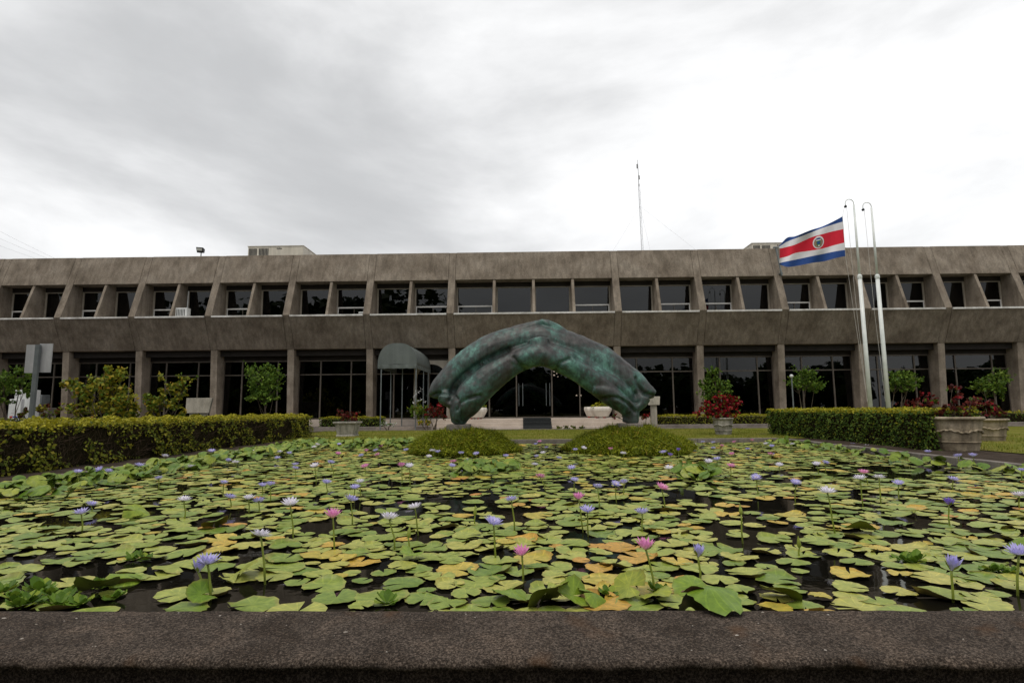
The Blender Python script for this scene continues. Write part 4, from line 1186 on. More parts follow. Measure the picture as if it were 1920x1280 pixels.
ptree(25.0, (1508, 800), [(1512, 710, 22, 16), (1495, 722, 16, 14), (1528, 722, 14, 14), (1508, 700, 14, 10)],
      'garden_tree', 'small green tree with slender stem nearest the sculpture behind right hedge', 'tree', 1250, 0.11, ['leaf_tree', 'leaf_green'], [0.6, 0.4], stems=2, spread=0.12, gap=0.35)
ptree(25.0, (1690, 800), [(1692, 712, 22, 15), (1712, 710, 14, 12), (1678, 722, 14, 12), (1700, 725, 18, 10)],
      'garden_tree', 'small green tree with forked pale stems beside the bare flagpole', 'tree', 1150, 0.11, ['leaf_tree', 'leaf_green'], [0.55, 0.45], stems=4, spread=0.2, gap=0.35)
ptree(25.0, (1862, 800), [(1860, 718, 24, 18), (1880, 704, 14, 12), (1842, 728, 16, 10), (1868, 735, 14, 12)],
      'garden_tree', 'dark green tree behind the two stone urns', 'tree', 1250, 0.115, ['leaf_green', 'leaf_tree'], [0.7, 0.3], stems=3, spread=0.15, gap=0.35)
ptree(22.0, (60, 800), [(150, 768, 30, 12), (95, 770, 26, 10), (190, 772, 20, 10), (45, 774, 18, 8)],
      'bronze_shrub', 'low bronze-leaved shrubs behind the hedge under the two-panel sign', 'shrub', 900, 0.12, ['leaf_olive', 'leaf_red'], [0.7, 0.3], stems=4, spread=0.4)
ptree(25.0, (1730, 800), [(1726, 752, 10, 14), (1748, 745, 6, 10), (1700, 758, 12, 8)],
      'red_shrub', 'sparse red-leaved shrub with bare stems behind the right hedge', 'shrub', 130, 0.12, ['leaf_red', 'bract_red'], [0.75, 0.25], stems=5, spread=0.3)

def urn(x, y, r_top, h, label, mat='pot_stone', group=None, garland=True):
    t = thing('stone_urn', label, 'planter', (x, y, 0.0), group)
    rb = r_top * 0.70
    rr = lambda z: rb + (r_top * 0.92 - rb) * (z / (h * 0.92)) ** 0.9
    prof = [(0.02, 0.0), (rb, 0.0), (rb + 0.006, 0.02)] + [(rr(z), z) for z in np.linspace(0.03, h * 0.9, 9)] + \
           [(r_top * 0.95, h * 0.905), (r_top * 0.99, h * 0.925), (r_top, h * 0.955), (r_top * 0.985, h * 0.99), (r_top * 0.95, h), (r_top * 0.86, h), (r_top * 0.84, h * 0.93), (0.02, h * 0.93)]
    MB().lathe(prof, 40, x, y).build('bowl', mat, t, smooth=True)
    for f in (0.27,):
        z = h * f
        MB().lathe([(rr(z) - 0.01, z - 0.018), (rr(z) + 0.014, z - 0.01), (rr(z) + 0.016, z + 0.008), (rr(z) - 0.01, z + 0.018)], 40, x, y).build('band', mat, t, smooth=True)
    if garland:
        n = 120; pts = []
        for k in range(n + 1):
            a = 2 * math.pi * k / n
            z = h * 0.58 + 0.035 * h * math.cos(a * 5) + 0.01 * math.sin(a * 23)
            pts.append((x + (rr(z) + 0.008) * math.cos(a), y + (rr(z) + 0.008) * math.sin(a), z))
        MB().tube(pts, [0.022 + 0.007 * math.sin(k * 1.7) for k in range(n + 1)], 6).build('garland', mat, t, smooth=True)
        z = h * 0.53
        MB().lathe([(rr(z) - 0.01, z - 0.012), (rr(z) + 0.010, z), (rr(z) - 0.01, z + 0.012)], 40, x, y).build('band', mat, t, smooth=True)
    MB().lathe([(0.01, h * 0.935), (r_top * 0.85, h * 0.935)], 24, x, y).build('earth', 'soil', t)
    return t
U1, U2, U3 = at_z(1791, 847, 0), at_z(1851, 829, 0), at_z(1356, 816, 0)
for u_, px_, d_ in ((U1, 1791, 0.35), (U2, 1851, 0.35), (U3, 1356, 0.2)):
    u_.x = at_y(px_, 800, u_.y + d_).x
urn(U1.x, U1.y + 0.35, 0.50, 0.69, 'largest stone urn with carved garland at the pond corner', group='stone urns')
urn(U2.x, U2.y + 0.35, 0.46, 0.58, 'stone urn half hidden behind the largest urn', group='stone urns')
urn(U3.x, U3.y + 0.2, 0.35, 0.58, 'stone urn on the lawn overflowing with red flowers', group='stone urns', mat='pot_grey')
def pot_plant(name, label, x, y, z0, blobs, n, size, mats, probs, stems=5, spread=0.15, r=0.012, cat='plant', width=0.34, gap=0.2):
    return plant(name, label, cat, (x, y), [(q[0], q[1], z0 + q[2]) + tuple(q[3:]) for q in blobs], n, size, mats, probs, stems, spread, r, gap, z0=z0, width=width)
pot_plant('red_leaf_plant', 'dark red leggy plant growing in the largest stone urn', U1.x, U1.y + 0.35, 0.64,
          [(-0.3, 0, 0.10, 0.2, 0.2, 0.12), (0.0, 0, 0.14, 0.24, 0.2, 0.14), (0.25, 0, 0.16, 0.2, 0.2, 0.16), (0.12, 0, 0.45, 0.12, 0.1, 0.14), (-0.42, 0, 0.34, 0.12, 0.1, 0.1), (-0.1, 0.0, 0.26, 0.2, 0.15, 0.1), (0.02, 0, 0.62, 0.06, 0.06, 0.07), (-0.75, 0, 0.3, 0.1, 0.08, 0.08), (0.38, 0, 0.36, 0.14, 0.1, 0.1)],
          300, 0.10, ['leaf_red', 'bract_red', 'leaf_green'], [0.78, 0.10, 0.12], 7, 0.2)
pot_plant('red_leaf_plant', 'dark red bushy plant growing in the half hidden urn', U2.x, U2.y + 0.35, 0.54,
          [(-0.2, 0, 0.2, 0.25, 0.2, 0.2), (0.15, 0, 0.2, 0.25, 0.2, 0.18), (0.0, 0, 0.42, 0.18, 0.15, 0.16), (0.4, 0, 0.25, 0.15, 0.12, 0.12), (-0.35, 0, 0.42, 0.12, 0.1, 0.1)],
          380, 0.11, ['leaf_red', 'bract_red', 'leaf_green'], [0.76, 0.12, 0.12], 6, 0.2)
s3 = U3.y / F
pot_plant('flowering_bush', 'bushy plant of red bracts and green shoots in the lawn urn', U3.x, U3.y + 0.2, 0.54,
          [(-0.35, 0, 0.35, 0.32, 0.25, 0.24), (0.15, -0.1, 0.30, 0.3, 0.25, 0.25), (0.42, 0, 0.55, 0.26, 0.2, 0.2), (0.0, -0.1, 0.62, 0.3, 0.25, 0.2), (-0.7, 0, 0.25, 0.25, 0.2, 0.16), (-0.15, -0.2, 0.08, 0.26, 0.15, 0.16)],
          1500, 0.10, ['bract_red', 'leaf_red', 'leaf_green'], [0.62, 0.2, 0.18], 6, 0.2)
pot_plant('green_shrub', 'bright green leafy shrub rising behind the red flowers', U3.x - 0.1, U3.y + 0.45, 0.5,
          [(-0.15, 0, 0.95, 0.36, 0.3, 0.28), (-0.1, 0, 1.45, 0.22, 0.2, 0.3), (0.28, 0, 1.05, 0.26, 0.2, 0.25), (-0.42, 0, 1.2, 0.16, 0.15, 0.2), (0.0, 0, 1.7, 0.12, 0.12, 0.14)],
          1500, 0.095, ['leaf_tree', 'leaf_green'], [0.7, 0.3], 5, 0.2, 0.02)
# square stone planter on the lawn, canopy side
q = at_z(652, 813, 0); qx, qy = at_y(652, 800, 20.3).x, 20.3
t = thing('square_planter', 'pale tapered square stone planter on the lawn near the canopy', 'planter', (qx, qy, 0))
def frustum(x, y, z0, z1, a, b_):
    return [(x - a, y - a, z0), (x + a, y - a, z0), (x + a, y + a, z0), (x - a, y + a, z0), (x - b_, y - b_, z1), (x + b_, y - b_, z1), (x + b_, y + b_, z1), (x - b_, y + b_, z1)]
FR = [(0, 3, 2, 1), (4, 5, 6, 7), (0, 1, 5, 4), (1, 2, 6, 5), (2, 3, 7, 6), (3, 0, 4, 7)]
bevel(MB().add(frustum(qx, qy, 0.09, 0.46, 0.29, 0.36), FR).build('bowl', 'pot_grey', t), 0.015)
bevel(MB().add(frustum(qx, qy, 0.46, 0.53, 0.40, 0.41), FR).build('rim', 'pot_grey', t), 0.015)
bevel(MB().add(frustum(qx, qy, 0.0, 0.09, 0.33, 0.30), FR).build('foot', 'pot_grey', t), 0.012)
pot_plant('red_leaf_plant', 'dark red spiky plant in the square stone planter', qx, qy, 0.52,
          [(-0.2, 0, 0.2, 0.2, 0.2, 0.16), (0.12, 0, 0.2, 0.22, 0.2, 0.16), (-0.3, 0, 0.36, 0.1, 0.1, 0.1), (0.3, 0, 0.26, 0.12, 0.1, 0.1), (0.25, -0.2, 0.08, 0.1, 0.1, 0.07)],
          330, 0.12, ['leaf_red', 'bract_red', 'leaf_dark'], [0.66, 0.16, 0.18], 6, 0.15, width=0.2)
# white bowls at the entrance
def white_bowl(px, Y, label, sc=1.0, plantlab=None):
    p = at_y(px, 787, Y)
    t = thing('white_bowl', label, 'planter', (p.x, Y, 0.47), 'white bowls on the entrance steps')
    MB().lathe([(0.02, 0.53), (0.33 * sc, 0.53), (0.37 * sc, 0.56), (0.52 * sc, 0.84), (0.53 * sc, 0.93), (0.50 * sc, 1.02), (0.45 * sc, 1.02), (0.44 * sc, 0.95), (0.02, 0.95)], 8, p.x, Y).build('bowl', 'pot_white', t)
    mm = MB()
    for a in (0.4, 2.0, 3.6, 5.2):
        mm.tube([(p.x + 0.24 * math.cos(a), Y + 0.24 * math.sin(a), 0.47), (p.x + 0.24 * math.cos(a), Y + 0.24 * math.sin(a), 0.532)], 0.05, 8)
    mm.build('foot', 'print_red', t)
    if plantlab:
        pot_plant('bowl_plant', plantlab, p.x, Y, 0.94, [(-0.2, 0, 0.14, 0.2, 0.2, 0.12), (0.12, 0, 0.16, 0.22, 0.2, 0.12), (0.3, 0, 0.1, 0.12, 0.12, 0.1), (-0.02, -0.1, 0.08, 0.3, 0.2, 0.08)],
                  420, 0.11, ['leaf_gold', 'leaf_tree'], [0.6, 0.4], 4, 0.1)
white_bowl(1127, 27.75, 'white octagonal bowl on the steps under the right limb of the sculpture', 1.0, 'yellow-green plant in the bowl under the right limb')
white_bowl(893, 27.75, 'white octagonal bowl on the steps beside the left limb of the sculpture', 1.0, 'yellow-green plant in the bowl beside the left limb')
white_bowl(1112, 29.3, 'white octagonal bowl standing behind another by the glass doors', 0.85)
# flower bed by the canopy: white-tipped stalks, red and yellow flowers
ptree(26.2, (800, 797), [(785, 765, 12, 18), (792, 775, 14, 14), (778, 772, 8, 14)], 'reed_clump', 'tall green stalks dotted with white flowers beside the canopy', 'plant',
      500, 0.16, ['pond_weed', 'leaf_tree', 'leaf_yellow'], [0.5, 0.3, 0.2], stems=8, spread=0.2, trunk_r=0.012, z0=0.16, width=0.10)
mm_v = []
Pw = np.array([list(at_y(x, y, 26.1)) for x, y in [(776, 742), (779, 737), (789, 729), (774, 755), (789, 749), (798, 753), (777, 746), (785, 734), (781, 752)]])
Pw = np.repeat(Pw, 7, axis=0) + rng.normal(size=(63, 3)) * 0.035
tag(quads_obj('white_blossom', leaf_quads(Pw, 0.06), 'bract_white'), 'white blossoms on the tall stalks beside the canopy', 'blossom', kind='stuff')
ptree(25.6, (815, 797), [(815, 768, 12, 12), (805, 775, 8, 10), (826, 776, 10, 12)], 'red_shrub', 'red-leaved flowering shrub behind the left sculpture foot', 'shrub', 360, 0.12, ['leaf_red', 'bract_red', 'leaf_dark'], [0.5, 0.32, 0.18], stems=4, z0=0.02)
ptree(25.6, (800, 800), [(797, 792, 14, 4), (788, 793, 6, 4)], 'yellow_flower_patch', 'low patch of yellow flowers by the path under the stalks', 'flowers', 200, 0.08, ['bract_yellow', 'leaf_tree'], [0.6, 0.4], stems=2, z0=0.02)
ptree(25.6, (725, 800), [(722, 795, 8, 3), (734, 797, 8, 3)], 'white_flower_patch', 'low white flowers beside the canopy path', 'flowers', 150, 0.08, ['bract_white', 'leaf_tree'], [0.5, 0.5], stems=2, z0=0.02)
ptree(25.6, (1212, 790), [(1211, 782, 6, 5), (1152, 781, 4, 5)], 'red_shrub', 'small red flowers behind the right sculpture foot', 'shrub', 140, 0.10, ['leaf_red', 'bract_red', 'leaf_green'], [0.4, 0.4, 0.2], stems=2, z0=0.02)
for k, px in enumerate((1048, 1062, 1076, 1090)):
    ptree(25.9, (px, 803), [(px, 802, 4, 3)], 'edging_tuft', ordinal(k) + ' small dark tuft from the mat along the path edge', 'plant', 60, 0.08, ['leaf_olive', 'leaf_dark'], [0.5, 0.5], stems=1, z0=0.02, trunk_r=0.006, group='tufts along the path edge')
# plaques
def plaque(px0, px1, py0, py1, pyb, Y, label, legs):
    a, b_ = at_y(px0, py0, Y), at_y(px1, py1, Y)
    t = thing('stone_plaque', label, 'plaque', ((a.x + b_.x) / 2, Y, 0.0))
    bevel(MB().add([(a.x, Y - 0.02, a.z), (b_.x, Y - 0.02, a.z), (b_.x - 0.06, Y - 0.14, b_.z), (a.x + 0.06, Y - 0.14, b_.z),
                    (a.x, Y + 0.1, a.z), (b_.x, Y + 0.1, a.z), (b_.x - 0.06, Y - 0.02, b_.z), (a.x + 0.06, Y - 0.02, b_.z)],
                   [(0, 3, 2, 1), (4, 5, 6, 7), (0, 1, 5, 4), (1, 2, 6, 5), (2, 3, 7, 6), (3, 0, 4, 7)]).build('slab', 'plaque_stone', t), 0.012)
    for lx in legs:
        x = a.x + (b_.x - a.x) * lx
        MB().box(x - 0.13, x + 0.13, Y - 0.08, Y + 0.1, 0, b_.z + 0.01).build('leg', 'plaque_stone', t)
plaque(350, 397, 746, 774, 783, 24.0, 'tilted concrete plaque stand beside a column and the narrow shrub', (0.3, 0.7))
plaque(1212, 1238, 743, 759, 780, 26.8, 'small stone plaque stand behind the sculpture foot by the glass', (0.5,))
# garden lamp
p = at_y(1484, 706, 24.6)
t = thing('garden_lamp', 'thin garden lamp post with small white head beside a tree', 'lamp', (p.x, 24.6, 0))
MB().tube([(p.x, 24.6, 0), (p.x, 24.6, p.z)], 0.028, 8).build('post', 'grey_metal', t)
MB().lathe([(0.02, p.z - 0.05), (0.07, p.z - 0.02), (0.08, p.z + 0.05), (0.03, p.z + 0.1), (0.005, p.z + 0.1)], 12, p.x, 24.6).build('lamp_head', 'white_metal', t, smooth=True)
# road sign seen from behind
YS_ = 13.0
a, b_ = at_y(72, 646, YS_), at_y(58, 790, YS_)
t = thing('road_sign', 'back of a two-panel metal sign on a leaning grey post', 'sign', (b_.x, YS_, 0))
dx = (a.x - b_.x) / (a.z - b_.z)
foot = Vector((b_.x - dx * b_.z, YS_, 0)); topv = Vector((a.x, YS_, a.z))
MB().add([(foot.x - .05, YS_ - .03, 0), (foot.x + .05, YS_ - .03, 0), (foot.x + .05, YS_ + .03, 0), (foot.x - .05, YS_ + .03, 0),
          (topv.x - .05, YS_ - .03, topv.z), (topv.x + .05, YS_ - .03, topv.z), (topv.x + .05, YS_ + .03, topv.z), (topv.x - .05, YS_ + .03, topv.z)], FR).build('post', 'grey_metal', t)
for xa_, xb_, ya_, yb_ in ((50, 69, 646, 699), (75, 99, 644, 698)):
    c4 = [at_y(xa_, ya_, YS_ + 0.05), at_y(xb_, ya_, YS_ + 0.05), at_y(xb_ - 5, yb_, YS_ + 0.05), at_y(xa_ - 5, yb_, YS_ + 0.05)]
    MB().add(c4 + [q + Vector((0, 0.02, 0)) for q in c4], [(0, 3, 2, 1), (4, 5, 6, 7), (0, 1, 5, 4), (1, 2, 6, 5), (2, 3, 7, 6), (3, 0, 4, 7)]).build('panel', 'sign_back', t)
# white cabinets behind the tree on the far side
Yk = 26.0
a, b_ = at_y(28, 731, Yk), at_y(56, 775, Yk)
t = thing('white_cabinet', 'white utility cabinet standing behind the sign post', 'cabinet', (a.x, Yk, 0))
bevel(MB().box(a.x, b_.x, Yk, Yk + 0.5, 0.05, a.z).build('body', 'white_metal', t), 0.02)
MB().box(a.x + 0.28, a.x + 0.5, Yk - 0.012, Yk + 0.01, 0.5, a.z - 0.42).build('door', 'sign_back', t)
a, b_ = at_y(17, 748, Yk - 0.4), at_y(37, 778, Yk - 0.4)
t = thing('notice_board', 'small rounded white board with red and blue print by the cabinet', 'sign', (a.x, Yk - 0.4, 0))
bevel(MB().box(a.x, b_.x, Yk - 0.4, Yk - 0.34, 0.06, a.z).build('board', 'white_metal', t), 0.05)
cx_, cz_ = (a.x + b_.x) / 2, a.z * 0.48
MB().box(cx_ - 0.18, cx_ - 0.05, Yk - 0.406, Yk - 0.39, cz_ - 0.03, cz_ + 0.05).build('print_mark', 'print_red', t)
MB().box(cx_ - 0.03, cx_ + 0.18, Yk - 0.406, Yk - 0.39, cz_ - 0.02, cz_ + 0.04).build('print_mark', 'print_blue', t)
MB().box(cx_ - 0.1, cx_ + 0.05, Yk - 0.406, Yk - 0.39, cz_ - 0.25, cz_ - 0.14).build('print_mark', 'print_blue', t)
a, b_ = at_y(69, 740, 27.5), at_y(90, 775, 27.5)
t = thing('grey_cabinet', 'dark grey low cabinet beside the sign post', 'cabinet', (a.x, 27.5, 0))
bevel(MB().box(a.x, a.x + 0.26, 27.5, 28.0, 0.1, a.z).build('body', 'grey_metal', t), 0.015)
bevel(MB().box(a.x + 0.27, b_.x, 27.5, 28.0, 0.1, a.z * 0.65).build('side_box', 'kerb_stone', t), 0.015)

# ================================================================== POND: PADS
def pad_mesh_data(seed, seg=26, wav=0.02, curl=0.0):
    r_ = random.Random(seed)
    notch = r_.uniform(0.10, 0.22)
    ph = [r_.uniform(0, 6.28) for _ in range(5)]
    el_ = r_.uniform(0.9, 1.0)
    vs, uv = [(0, 0, 0.0)], [(0, 0)]
    for ring, rr in enumerate((0.5, 0.86, 1.0)):
        for k in range(seg):
            a = notch + (2 * math.pi - 2 * notch) * k / (seg - 1)
            e = 1 + 0.035 * math.sin(3 * a + ph[0]) + 0.02 * math.sin(7 * a + ph[4]) + ((0.03 * (-1) ** k) if ring == 2 and seg > 20 else 0)
            if k in (0, seg - 1): e *= 0.93
            r = rr * e
            z = 0.012 * rr + wav * rr * rr * (math.sin(2 * a + ph[2]) + 0.6 * math.sin(5 * a + ph[3])) * (1 if ring else 0.4)
            if ring == 2: z += curl * max(0, math.sin(a + ph[4])) ** 2 + 0.012
            vs.append((r * math.cos(a) * el_, r * math.sin(a), z)); uv.append((rr * math.cos(a), rr * math.sin(a)))
    fs = [(0, 1 + k, 2 + k) for k in range(seg - 1)]
    for ring in range(2):
        b0 = 1 + ring * seg
        fs += [(b0 + k, b0 + seg + k, b0 + seg + k + 1, b0 + k + 1) for k in range(seg - 1)]
    return vs, fs, uv
def mesh_uv(name, vs, fs, uv, mat):
    me = bpy.data.meshes.new(name)
    me.from_pydata(vs, [], fs)
    lay = me.uv_layers.new(name='UVMap')
    vi = np.empty(len(me.loops), dtype=np.int32); me.loops.foreach_get('vertex_index', vi)
    lay.data.foreach_set('uv', np.array(uv, dtype=np.float32)[vi].reshape(-1))
    me.materials.append(MATS[mat]) if isinstance(mat, str) else [me.materials.append(MATS[q]) for q in mat]
    me.polygons.foreach_set('use_smooth', [True] * len(me.polygons))
    me.update()
    return me
OPEN = [(70, 1068, 130, 26), (290, 1082, 160, 30), (60, 1105, 60, 10), (620, 992, 60, 16), (740, 952, 95, 15), (865, 940, 85, 22), (905, 962, 40, 18), (500, 1040, 60, 12), (1150, 908, 110, 8), (1320, 922, 90, 9),
        (1480, 948, 80, 14), (1700, 985, 70, 15), (1640, 882, 140, 17), (1480, 893, 70, 13), (1560, 1042, 60, 14), (1440, 1112, 40, 9), (1290, 938, 60, 10), (820, 1025, 36, 14), (700, 1075, 36, 12), (1095, 1010, 45, 10),
        (1640, 1090, 60, 8), (1150, 985, 45, 12), (560, 945, 60, 9), (880, 905, 60, 5), (760, 905, 50, 5), (440, 975, 50, 9), (170, 985, 60, 9), (1000, 1090, 30, 10), (1690, 1018, 40, 9), (1830, 975, 60, 10), (1430, 1000, 40, 9), (880, 1115, 60, 14), (500, 1105, 50, 9), (600, 1120, 40, 8)]
MND = [(at_y(867, 800, YSC).x, 96 * PXM), (at_y(1181, 800, YSC).x, 110 * PXM)]
pads = []
cell = {}
def try_pad(x, y, r, ov):
    key = (int(x / 0.5), int(y / 0.5))
    for i in range(-1, 2):
        for j in range(-1, 2):
            for (a, b_, c) in cell.get((key[0] + i, key[1] + j), ()):
                if (a - x) ** 2 + (b_ - y) ** 2 < (ov * (c + r)) ** 2:
                    return False
    cell.setdefault(key, []).append((x, y, r))
    return True
tries = 0
while tries < 60000 and len(pads) < 6500:
    tries += 1
    x, y = random.uniform(PX0 + 0.1, PX1 - 0.1), random.uniform(2.7, PY1 - 0.08)
    if y < 6 and abs(x) > y * 2.2 + 1.5: continue
    px, py = proj((x, y, WZ))
    if any((x - mx) ** 2 + ((y - YSC) / 0.92) ** 2 < (mr * 1.0) ** 2 for mx, mr in MND): continue
    dens_ = 1.0
    inside = min(((px - a) / c) ** 2 + ((py - b_) / d) ** 2 for a, b_, c, d in OPEN)
    if inside < 1.0 and random.random() < 0.93: continue
    if mnoise.noise((x * 0.8, y * 0.8, 5.0)) + 0.5 * mnoise.noise((x * 2.6, y * 2.6, 8.0)) < -0.22 and random.random() < 0.9: continue
    r = random.uniform(0.085, 0.155) if random.random() < 0.8 else random.uniform(0.055, 0.09)
    r *= 0.97 if y < 6 else 0.88
    if try_pad(x, y, r, 0.70):
        pads.append((x, y, r, px, py))
def pad_kind(x, y):
    q = 0.35 * mnoise.noise((x * 0.9 + 20, y * 0.9, 1.0)) + random.uniform(-0.55, 0.55)
    return 2 if q > 0.575 else (1 if q > 0.46 else 0)
NVAR = 15
PV = [pad_mesh_data(100 + k, 28, [0.02, 0.035, 0.05, 0.07, 0.04][k % 5], [0.0, 0.03, 0.06, 0.12, 0.22][k % 5]) for k in range(NVAR)]
PM = {(k, c): mesh_uv('lily_pad', *PV[k], ['pad_green', 'pad_gold', 'pad_rust'][c]) for k in range(NVAR) for c in range(3)}
vis = [p for p in pads if -40 < p[3] < 1960 and p[4] < 1136 + 8 * (1 - ((p[3] - 960) / 960) ** 2) + 6]
score = lambda p: p[2] ** 2 * (EYE - WZ) / (p[1] ** 3)
chosen = set(sorted(range(len(vis)), key=lambda i: -score(vis[i]))[:300])
chosen = {id(vis[i]) for i in chosen}
mass_v, mass_f, mass_uv, mass_mi = [], [], [], []
single = []
LV = [pad_mesh_data(500 + k, 15, [0.012, 0.02, 0.03, 0.04][k % 4], [0, 0.06, 0, 0.16][k % 4]) for k in range(8)]
for n_, p in enumerate(pads):
    x, y, r, px, py = p
    c = pad_kind(x, y)
    z = WZ + 0.005 + 0.012 * random.random()
    ang = random.uniform(0, 2 * math.pi)
    tx, ty = random.gauss(0, 0.022), random.gauss(0, 0.022)
    if id(p) in chosen:
        o = bpy.data.objects.new('lily_pad', PM[(random.randrange(NVAR), c)])
        COL.objects.link(o)
        o.location = (x, y, z); o.scale = (r, r, r); o.rotation_euler = (tx, ty, ang)
        size = 'broad' if r > 0.125 else ('small' if r < 0.09 else 'mid-sized')
        single.append((int((y - 2.7) / 0.3), size + ' ' + ['green', 'yellowing', 'rusty orange'][c], px, o))
    else:
        vs, fs, uv = LV[random.randrange(8)]
        b0 = len(mass_v); ca, sa = math.cos(ang), math.sin(ang)
        for (a, b_, h) in vs:
            X, Y_ = (a * ca - b_ * sa) * r, (a * sa + b_ * ca) * r
            mass_v.append((x + X, y + Y_, z + h * r + X * ty * 1.5 + Y_ * tx * 1.5))
        mass_f += [tuple(b0 + i for i in f) for f in fs]; mass_uv += uv; mass_mi += [c] * len(fs)
single.sort(key=lambda r_: r_[:3])
seen = {}
for row, what, px, o in single:
    k = seen.get((row, what), 0); seen[(row, what)] = k + 1
    tag(o, '%s %s lily pad from the left, %s row beyond front wall' % (ordinal(k), what, ordinal(row)), 'lily pad', 'floating lily pads in the near half of the pond')
me = mesh_uv('lily_pads', mass_v, mass_f, mass_uv, ['pad_green_mass', 'pad_gold_mass', 'pad_rust_mass'])
me.polygons.foreach_set('material_index', mass_mi)
o = bpy.data.objects.new('lily_pads', me); COL.objects.link(o)
tag(o, 'dense carpet of green lily pads over the far half of the pond', 'lily pads', kind='stuff')

# folded and raised leaves: photograph position of the base, size, turn, tilt, fold
def folded_mesh(seed, fold, seg=30):
    vs, fs, uv = pad_mesh_data(seed, seg, 0.03, 0.05)
    out_ = []
    for x, y, z in vs:
        a = fold * (0.9 if y > 0 else 0.35) * (1 if seed % 3 else -1)
        yy = abs(y); rr2 = x * x + y * y
        out_.append((x, (yy * math.cos(a)) * (1 if y > 0 else -1), z + yy * math.sin(a) * (0.9 + 0.3 * x) - 0.28 * rr2 * (1 if seed % 2 else 0.2) + 0.10 * math.sin(3 * math.atan2(y, x) + seed) * rr2))
    return mesh_uv('folded_leaf', out_, fs, uv, 'leaf_folded')
FOLD = [(960, 1128, .17, 1.2, .75, .55, 'dark folded leaf at the wall under the middle pink lily'), (1025, 1138, .19, 2.3, .95, .35, 'raised green leaf beside the wall below the grass gap'), (1075, 1135, .15, .4, .5, .8, 'curled brown-edged leaf against the wall in the middle clump'),
        (1118, 1134, .14, 3.6, .8, .5, 'dark drooping leaf at the end of the middle clump'), (1180, 1118, .17, 5.4, .6, .3, 'broad shiny leaf raised left of the magenta lily stem'), (1228, 1128, .13, 1.9, .4, .5, 'small folded leaf at the foot of the magenta lily'),
        (1300, 1118, .16, 4.5, .7, .6, 'upright torn leaf behind the one lying on the wall'), (1465, 1130, .17, 3.3, .55, .7, 'folded leaf standing beside the wall right of the fallen leaf'),
        (180, 1120, .17, 2.7, .65, .6, 'yellow-green folded leaf at the wall among the floating rosettes'), (240, 1092, .17, .3, .15, .15, 'pale broad leaf lying on open dark water'), (375, 1130, .13, 1.0, .3, .6, 'upright folded leaf under the pair of lilac lilies'),
        (450, 1085, .18, 5.0, .35, .35, 'broad raised leaf right of the pair of lilac lilies'), (255, 968, .21, 3.9, .5, .55, 'bent bright leaf standing among far left pads'), (402, 990, .17, 2.2, .5, .5, 'curled leaf raised above pads left of the white lily'),
        (1610, 1002, .2, 3.0, .3, .5, 'shiny green leaf tilted beside the tall white lily'), (1905, 1030, .24, 2.0, .7, .4, 'large raised leaf at the far right edge near the big lilac lily'), (770, 1052, .13, 1.4, .5, .6, 'small brown curled leaf under the lilac lily stem'),
        (1700, 862, .25, .9, .5, .4, 'raised pale leaf by the kerb before the right hedge')]
for k, (px, py, r, turn, tilt, fold, lab) in enumerate(FOLD):
    q = at_z(px, py, WZ)
    if q.y < 2.62: q.y = 2.62
    o = bpy.data.objects.new('folded_leaf', folded_mesh(900 + k, fold)); COL.objects.link(o)
    r *= 0.66
    o.matrix_world = (Matrix.Translation((q.x, q.y, WZ + 0.035 + r * 0.55 * math.sin(tilt * 0.6))) @ Matrix.Rotation(tilt * 0.6 * math.cos(turn * 1.3), 4, 'X') @ Matrix.Rotation(0.55 * math.sin(turn * 2.1), 4, 'Y')
                      @ Matrix.Rotation(turn, 4, 'Z') @ Matrix.Scale(r, 4))
    tag(o, lab, 'leaf', 'raised lily leaves')
# the leaf that has flopped over the front wall
q = at_z(1330, 1118, 0.12)
vs, fs = [], []
NL, NW = 16, 9
A = Vector((at_z(1283, 1100, 0.12).x, 2.56, 0.05)); Bv = Vector((at_z(1375, 1158, 0.12).x, at_z(1375, 1158, 0.12).y, 0.128))
for i in range(NL + 1):
    f = i / NL
    c_ = A.lerp(Bv, f); c_.z = 0.05 + 0.16 * math.sin(min(1, f * 1.25) * math.pi * 0.62) * (1 - f * 0.55) + (0.02 if f > 0.4 else 0)
    c_.z = max(c_.z, 0.137 if c_.y < PY0 + 0.05 else 0.02)
    wd = 0.105 * math.sin(math.pi * (0.12 + 0.80 * f)) ** 0.7 * (1 if f < 0.97 else 0.8)
    side = (Bv - A).cross(Vector((0, 0, 1))).normalized()
    for j in range(NW + 1):
        s = 2 * j / NW - 1
        jag = 1 + (0.06 * math.sin(i * 2.7 + j) if abs(s) > 0.95 else 0)
        vs.append(c_ + side * wd * s * jag + Vector((0, 0, -0.03 * abs(s) ** 1.5 * (1 if f < 0.5 else 0.25) + 0.012 * (1 - abs(s)) )))
uvs = [((2 * (k // (NW + 1)) / NL - 1) * 0.55, (2 * (k % (NW + 1)) / NW - 1) * 0.55) for k in range(len(vs))]
for i in range(NL):
    for j in range(NW):
        a = i * (NW + 1) + j
        fs.append((a, a + 1, a + NW + 2, a + NW + 1))
o = bpy.data.objects.new('fallen_leaf', mesh_uv('fallen_leaf', [tuple(v) for v in vs], fs, uvs, 'leaf_folded')); COL.objects.link(o)
tag(o, 'large bright green leaf flopped over the front wall', 'leaf')
wl_ = at_z(1303, 1134, 0.12)
o = bpy.data.objects.new('withered_leaf', folded_mesh(977, 1.1)); COL.objects.link(o)
o.data.materials[0] = MATS['leaf_withered']
o.matrix_world = Matrix.Translation((wl_.x, wl_.y + 0.02, 0.155)) @ Matrix.Rotation(-0.9, 4, 'X') @ Matrix.Rotation(0.6, 4, 'Z') @ Matrix.Scale(0.06, 4)
tag(o, 'crumpled brown withered leaf lying beside the green leaf on the wall', 'leaf')
